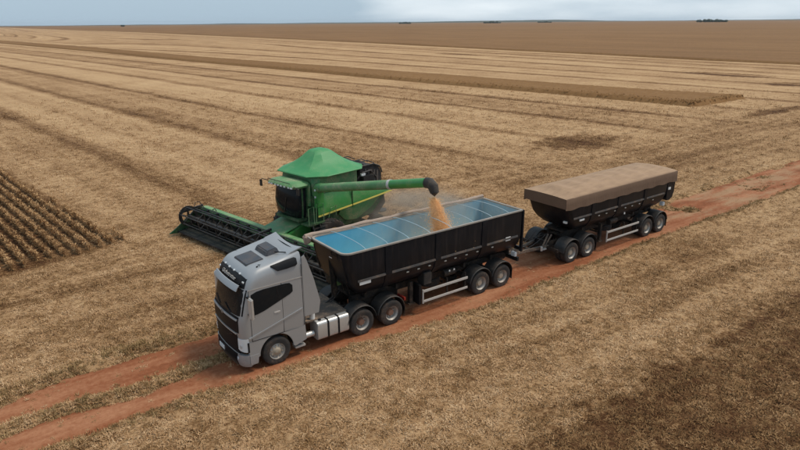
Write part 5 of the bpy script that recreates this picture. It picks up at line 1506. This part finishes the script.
    for y in (Y0 + 0.06, -0.2, Y1 - 0.06):
        MB().bar((2.36, y, 1.42), (3.75, y, 1.30), 0.09, 0.13).bar((3.34, y, 1.02), (3.34, y, 1.34), 0.08).build('reel_arm', 'black_steel', h)
        MB().tube([(2.4, y, 1.15), (3.1, y, 1.30)], 0.035, 8).build('reel_cylinder', 'black_steel', h)
    # long black pipe lines and brackets along the beam
    for x, z in ((2.54, 1.345), (2.60, 1.22)):
        MB().tube([(x, Y0 + 0.2, z), (x, Y1 - 0.2, z)], 0.025, 8).build('hydraulic_pipe', 'black_steel', h, True)
    for y in np.linspace(Y0 + 0.9, Y1 - 0.9, 12):
        MB().prism([(2.50, 0.70), (2.50, 1.33), (2.62, 1.33), (2.60, 1.0)], y - 0.07, y + 0.07).build('bracket', 'black_steel', h)
    # end dividers
    for s, y in ((-1, Y0), (1, Y1)):
        ya, yb = (y - 0.10, y - 0.005) if s < 0 else (y + 0.005, y + 0.10)
        MB().prism([(2.25, 0.25), (2.25, 1.30), (2.75, 1.32), (3.3, 0.95), (4.0, 0.48), (4.55, 0.18), (4.0, 0.12), (2.8, 0.18)], ya, yb).build('end_divider', 'green_dark', h, bevel=0.02)
        MB().lathe([(0.58, -0.02), (0.40, -0.02), (0.40, 0.02), (0.58, 0.02)], (rc.x, y + s * 0.03 - s * 0.1, rc.z), 24, closed=True).build('reel_end_ring', 'black_steel', h)
    MB().tube([(2.5, Y0 + 0.5, 1.34), (2.7, Y0 + 0.3, 1.75), (2.9, Y0 + 0.2, 1.72), (3.0, Y0 + 0.15, 1.45)], 0.02, 6).tube([(2.4, Y0 + 1.1, 1.34), (2.45, Y0 + 1.5, 1.52), (2.4, Y0 + 1.6, 1.34)], 0.025, 6).build('hydraulic_hose', 'hose', h, True)
    return T
build_combine()

# ------------------------------------------------------------------ grain
ca, sa = math.cos(math.radians(190.5)), math.sin(math.radians(190.5))
def comb(x, y, z): return Vector((6.9 + ca * x - sa * y, 10.2 + sa * x + ca * y, z))
SP = comb(0.35, 8.86, 4.32)
def grain():
    OCT_V = np.array([(1, 0, 0), (-1, 0, 0), (0, 1, 0), (0, -1, 0), (0, 0, 1), (0, 0, -1)], float)
    OCT_F = np.array([(0, 2, 4), (2, 1, 4), (1, 3, 4), (3, 0, 4), (2, 0, 5), (1, 2, 5), (3, 1, 5), (0, 3, 5)])
    N = 48000
    t = rng.random(N) ** 0.75                  # 0 at the spout, 1 on the load
    z = SP.z - 2.35 * t
    cx = SP.x + 0.55 * t - 0.05; cy = SP.y - 0.28 * t
    spread = 0.13 + 0.34 * t + 0.05 * np.sin(9 * t) * t
    ang_ = rng.random(N) * 2 * PI; rr = np.abs(rng.normal(0, 0.62, N)) * spread
    stray = rng.random(N) < 0.05
    rr = np.where(stray, rr * 1.9, rr)
    C = np.stack([cx + rr * np.cos(ang_) * 1.25, cy + rr * np.sin(ang_), z + rng.normal(0, 0.04, N)], -1)
    s = rng.uniform(0.008, 0.017, N)
    V = (C[:, None, :] + OCT_V[None] * s[:, None, None]).reshape(-1, 3)
    Fq = (OCT_F[None] + (np.arange(N) * 6)[:, None, None]).reshape(-1, 3)
    o = mesh_np('falling_grain', V, Fq, MAT['grain'], False)
    o['kind'] = 'stuff'; o['label'] = 'orange stream of soybeans pouring from the spout into the open trailer'
    # heap inside the trailer
    hx = np.linspace(3.2, 11.97, 90); hy = np.linspace(0.08, 2.46, 30)
    HX_, HY_ = np.meshgrid(hx, hy, indexing='ij')
    rdist = np.hypot((HX_ - (SP.x + 0.5)) * 0.55, HY_ - (SP.y - 0.25))
    HZ_ = 2.62 - 0.42 * rdist + 0.03 * fbm(HX_ * 4, HY_ * 4, 3)
    HZ_ = np.clip(HZ_, 2.25, None)
    o = grid_mesh('grain_heap', HX_, HY_, HZ_, MAT['grain'])
    o['kind'] = 'stuff'; o['label'] = 'heap of soybeans lying in the open trailer'
grain()

# ------------------------------------------------------------------ dust and air
def volume_mat(name, density, col, heterogeneous=False, scale=1.0, bounds=None):
    m = bpy.data.materials.new(name); m.use_nodes = True
    nt = m.node_tree; nt.nodes.clear()
    out = node(nt, 'ShaderNodeOutputMaterial'); v = node(nt, 'ShaderNodeVolumePrincipled')
    v.inputs['Color'].default_value = (*col, 1); v.inputs['Density'].default_value = density
    v.inputs['Anisotropy'].default_value = 0.2
    if heterogeneous:
        tc = node(nt, 'ShaderNodeTexCoord')
        n_ = noise(nt, tc.outputs['Object'], scale, 3)
        gr = node(nt, 'ShaderNodeTexGradient', gradient_type='SPHERICAL')
        nt.links.new(tc.outputs['Object'], gr.inputs['Vector'])
        d_ = mth(nt, 'MULTIPLY', mth(nt, 'MULTIPLY', smooth(nt, gr.outputs['Fac'], 0.0, 0.7), smooth(nt, n_, 0.35, 0.7)), density)
        nt.links.new(d_, v.inputs['Density'])
    nt.links.new(v.outputs['Volume'], out.inputs['Volume'])
    return m
def puff(name, c, s, dens, label, rz=0.0):
    me = bpy.data.meshes.new(name); bm = bmesh.new()
    bmesh.ops.create_icosphere(bm, subdivisions=3, radius=1.0); bm.to_mesh(me); bm.free()
    me.materials.append(volume_mat(name, dens, (0.80, 0.70, 0.58), True, 2.2))
    o = bpy.data.objects.new(name, me); COL.objects.link(o)
    o.location = c; o.scale = s; o.rotation_euler = (0, 0, rz)
    o['kind'] = 'stuff'; o['label'] = label
puff('chaff_dust', (12.4, 8.3, 1.3), (4.2, 2.9, 1.9), 0.85, 'pale chaff dust drifting behind the harvester')
puff('grain_dust', (8.5, 1.6, 3.65), (2.0, 1.2, 1.0), 0.6, 'thin dust around the falling grain')

hz = MB().box(-11900, 11900, -11900, 11900, -1.5, 46).build('haze', volume_mat('haze', 3.2e-5, (0.78, 0.86, 0.95)))
hz['kind'] = 'stuff'; hz['label'] = 'thin pale haze over the whole plain'
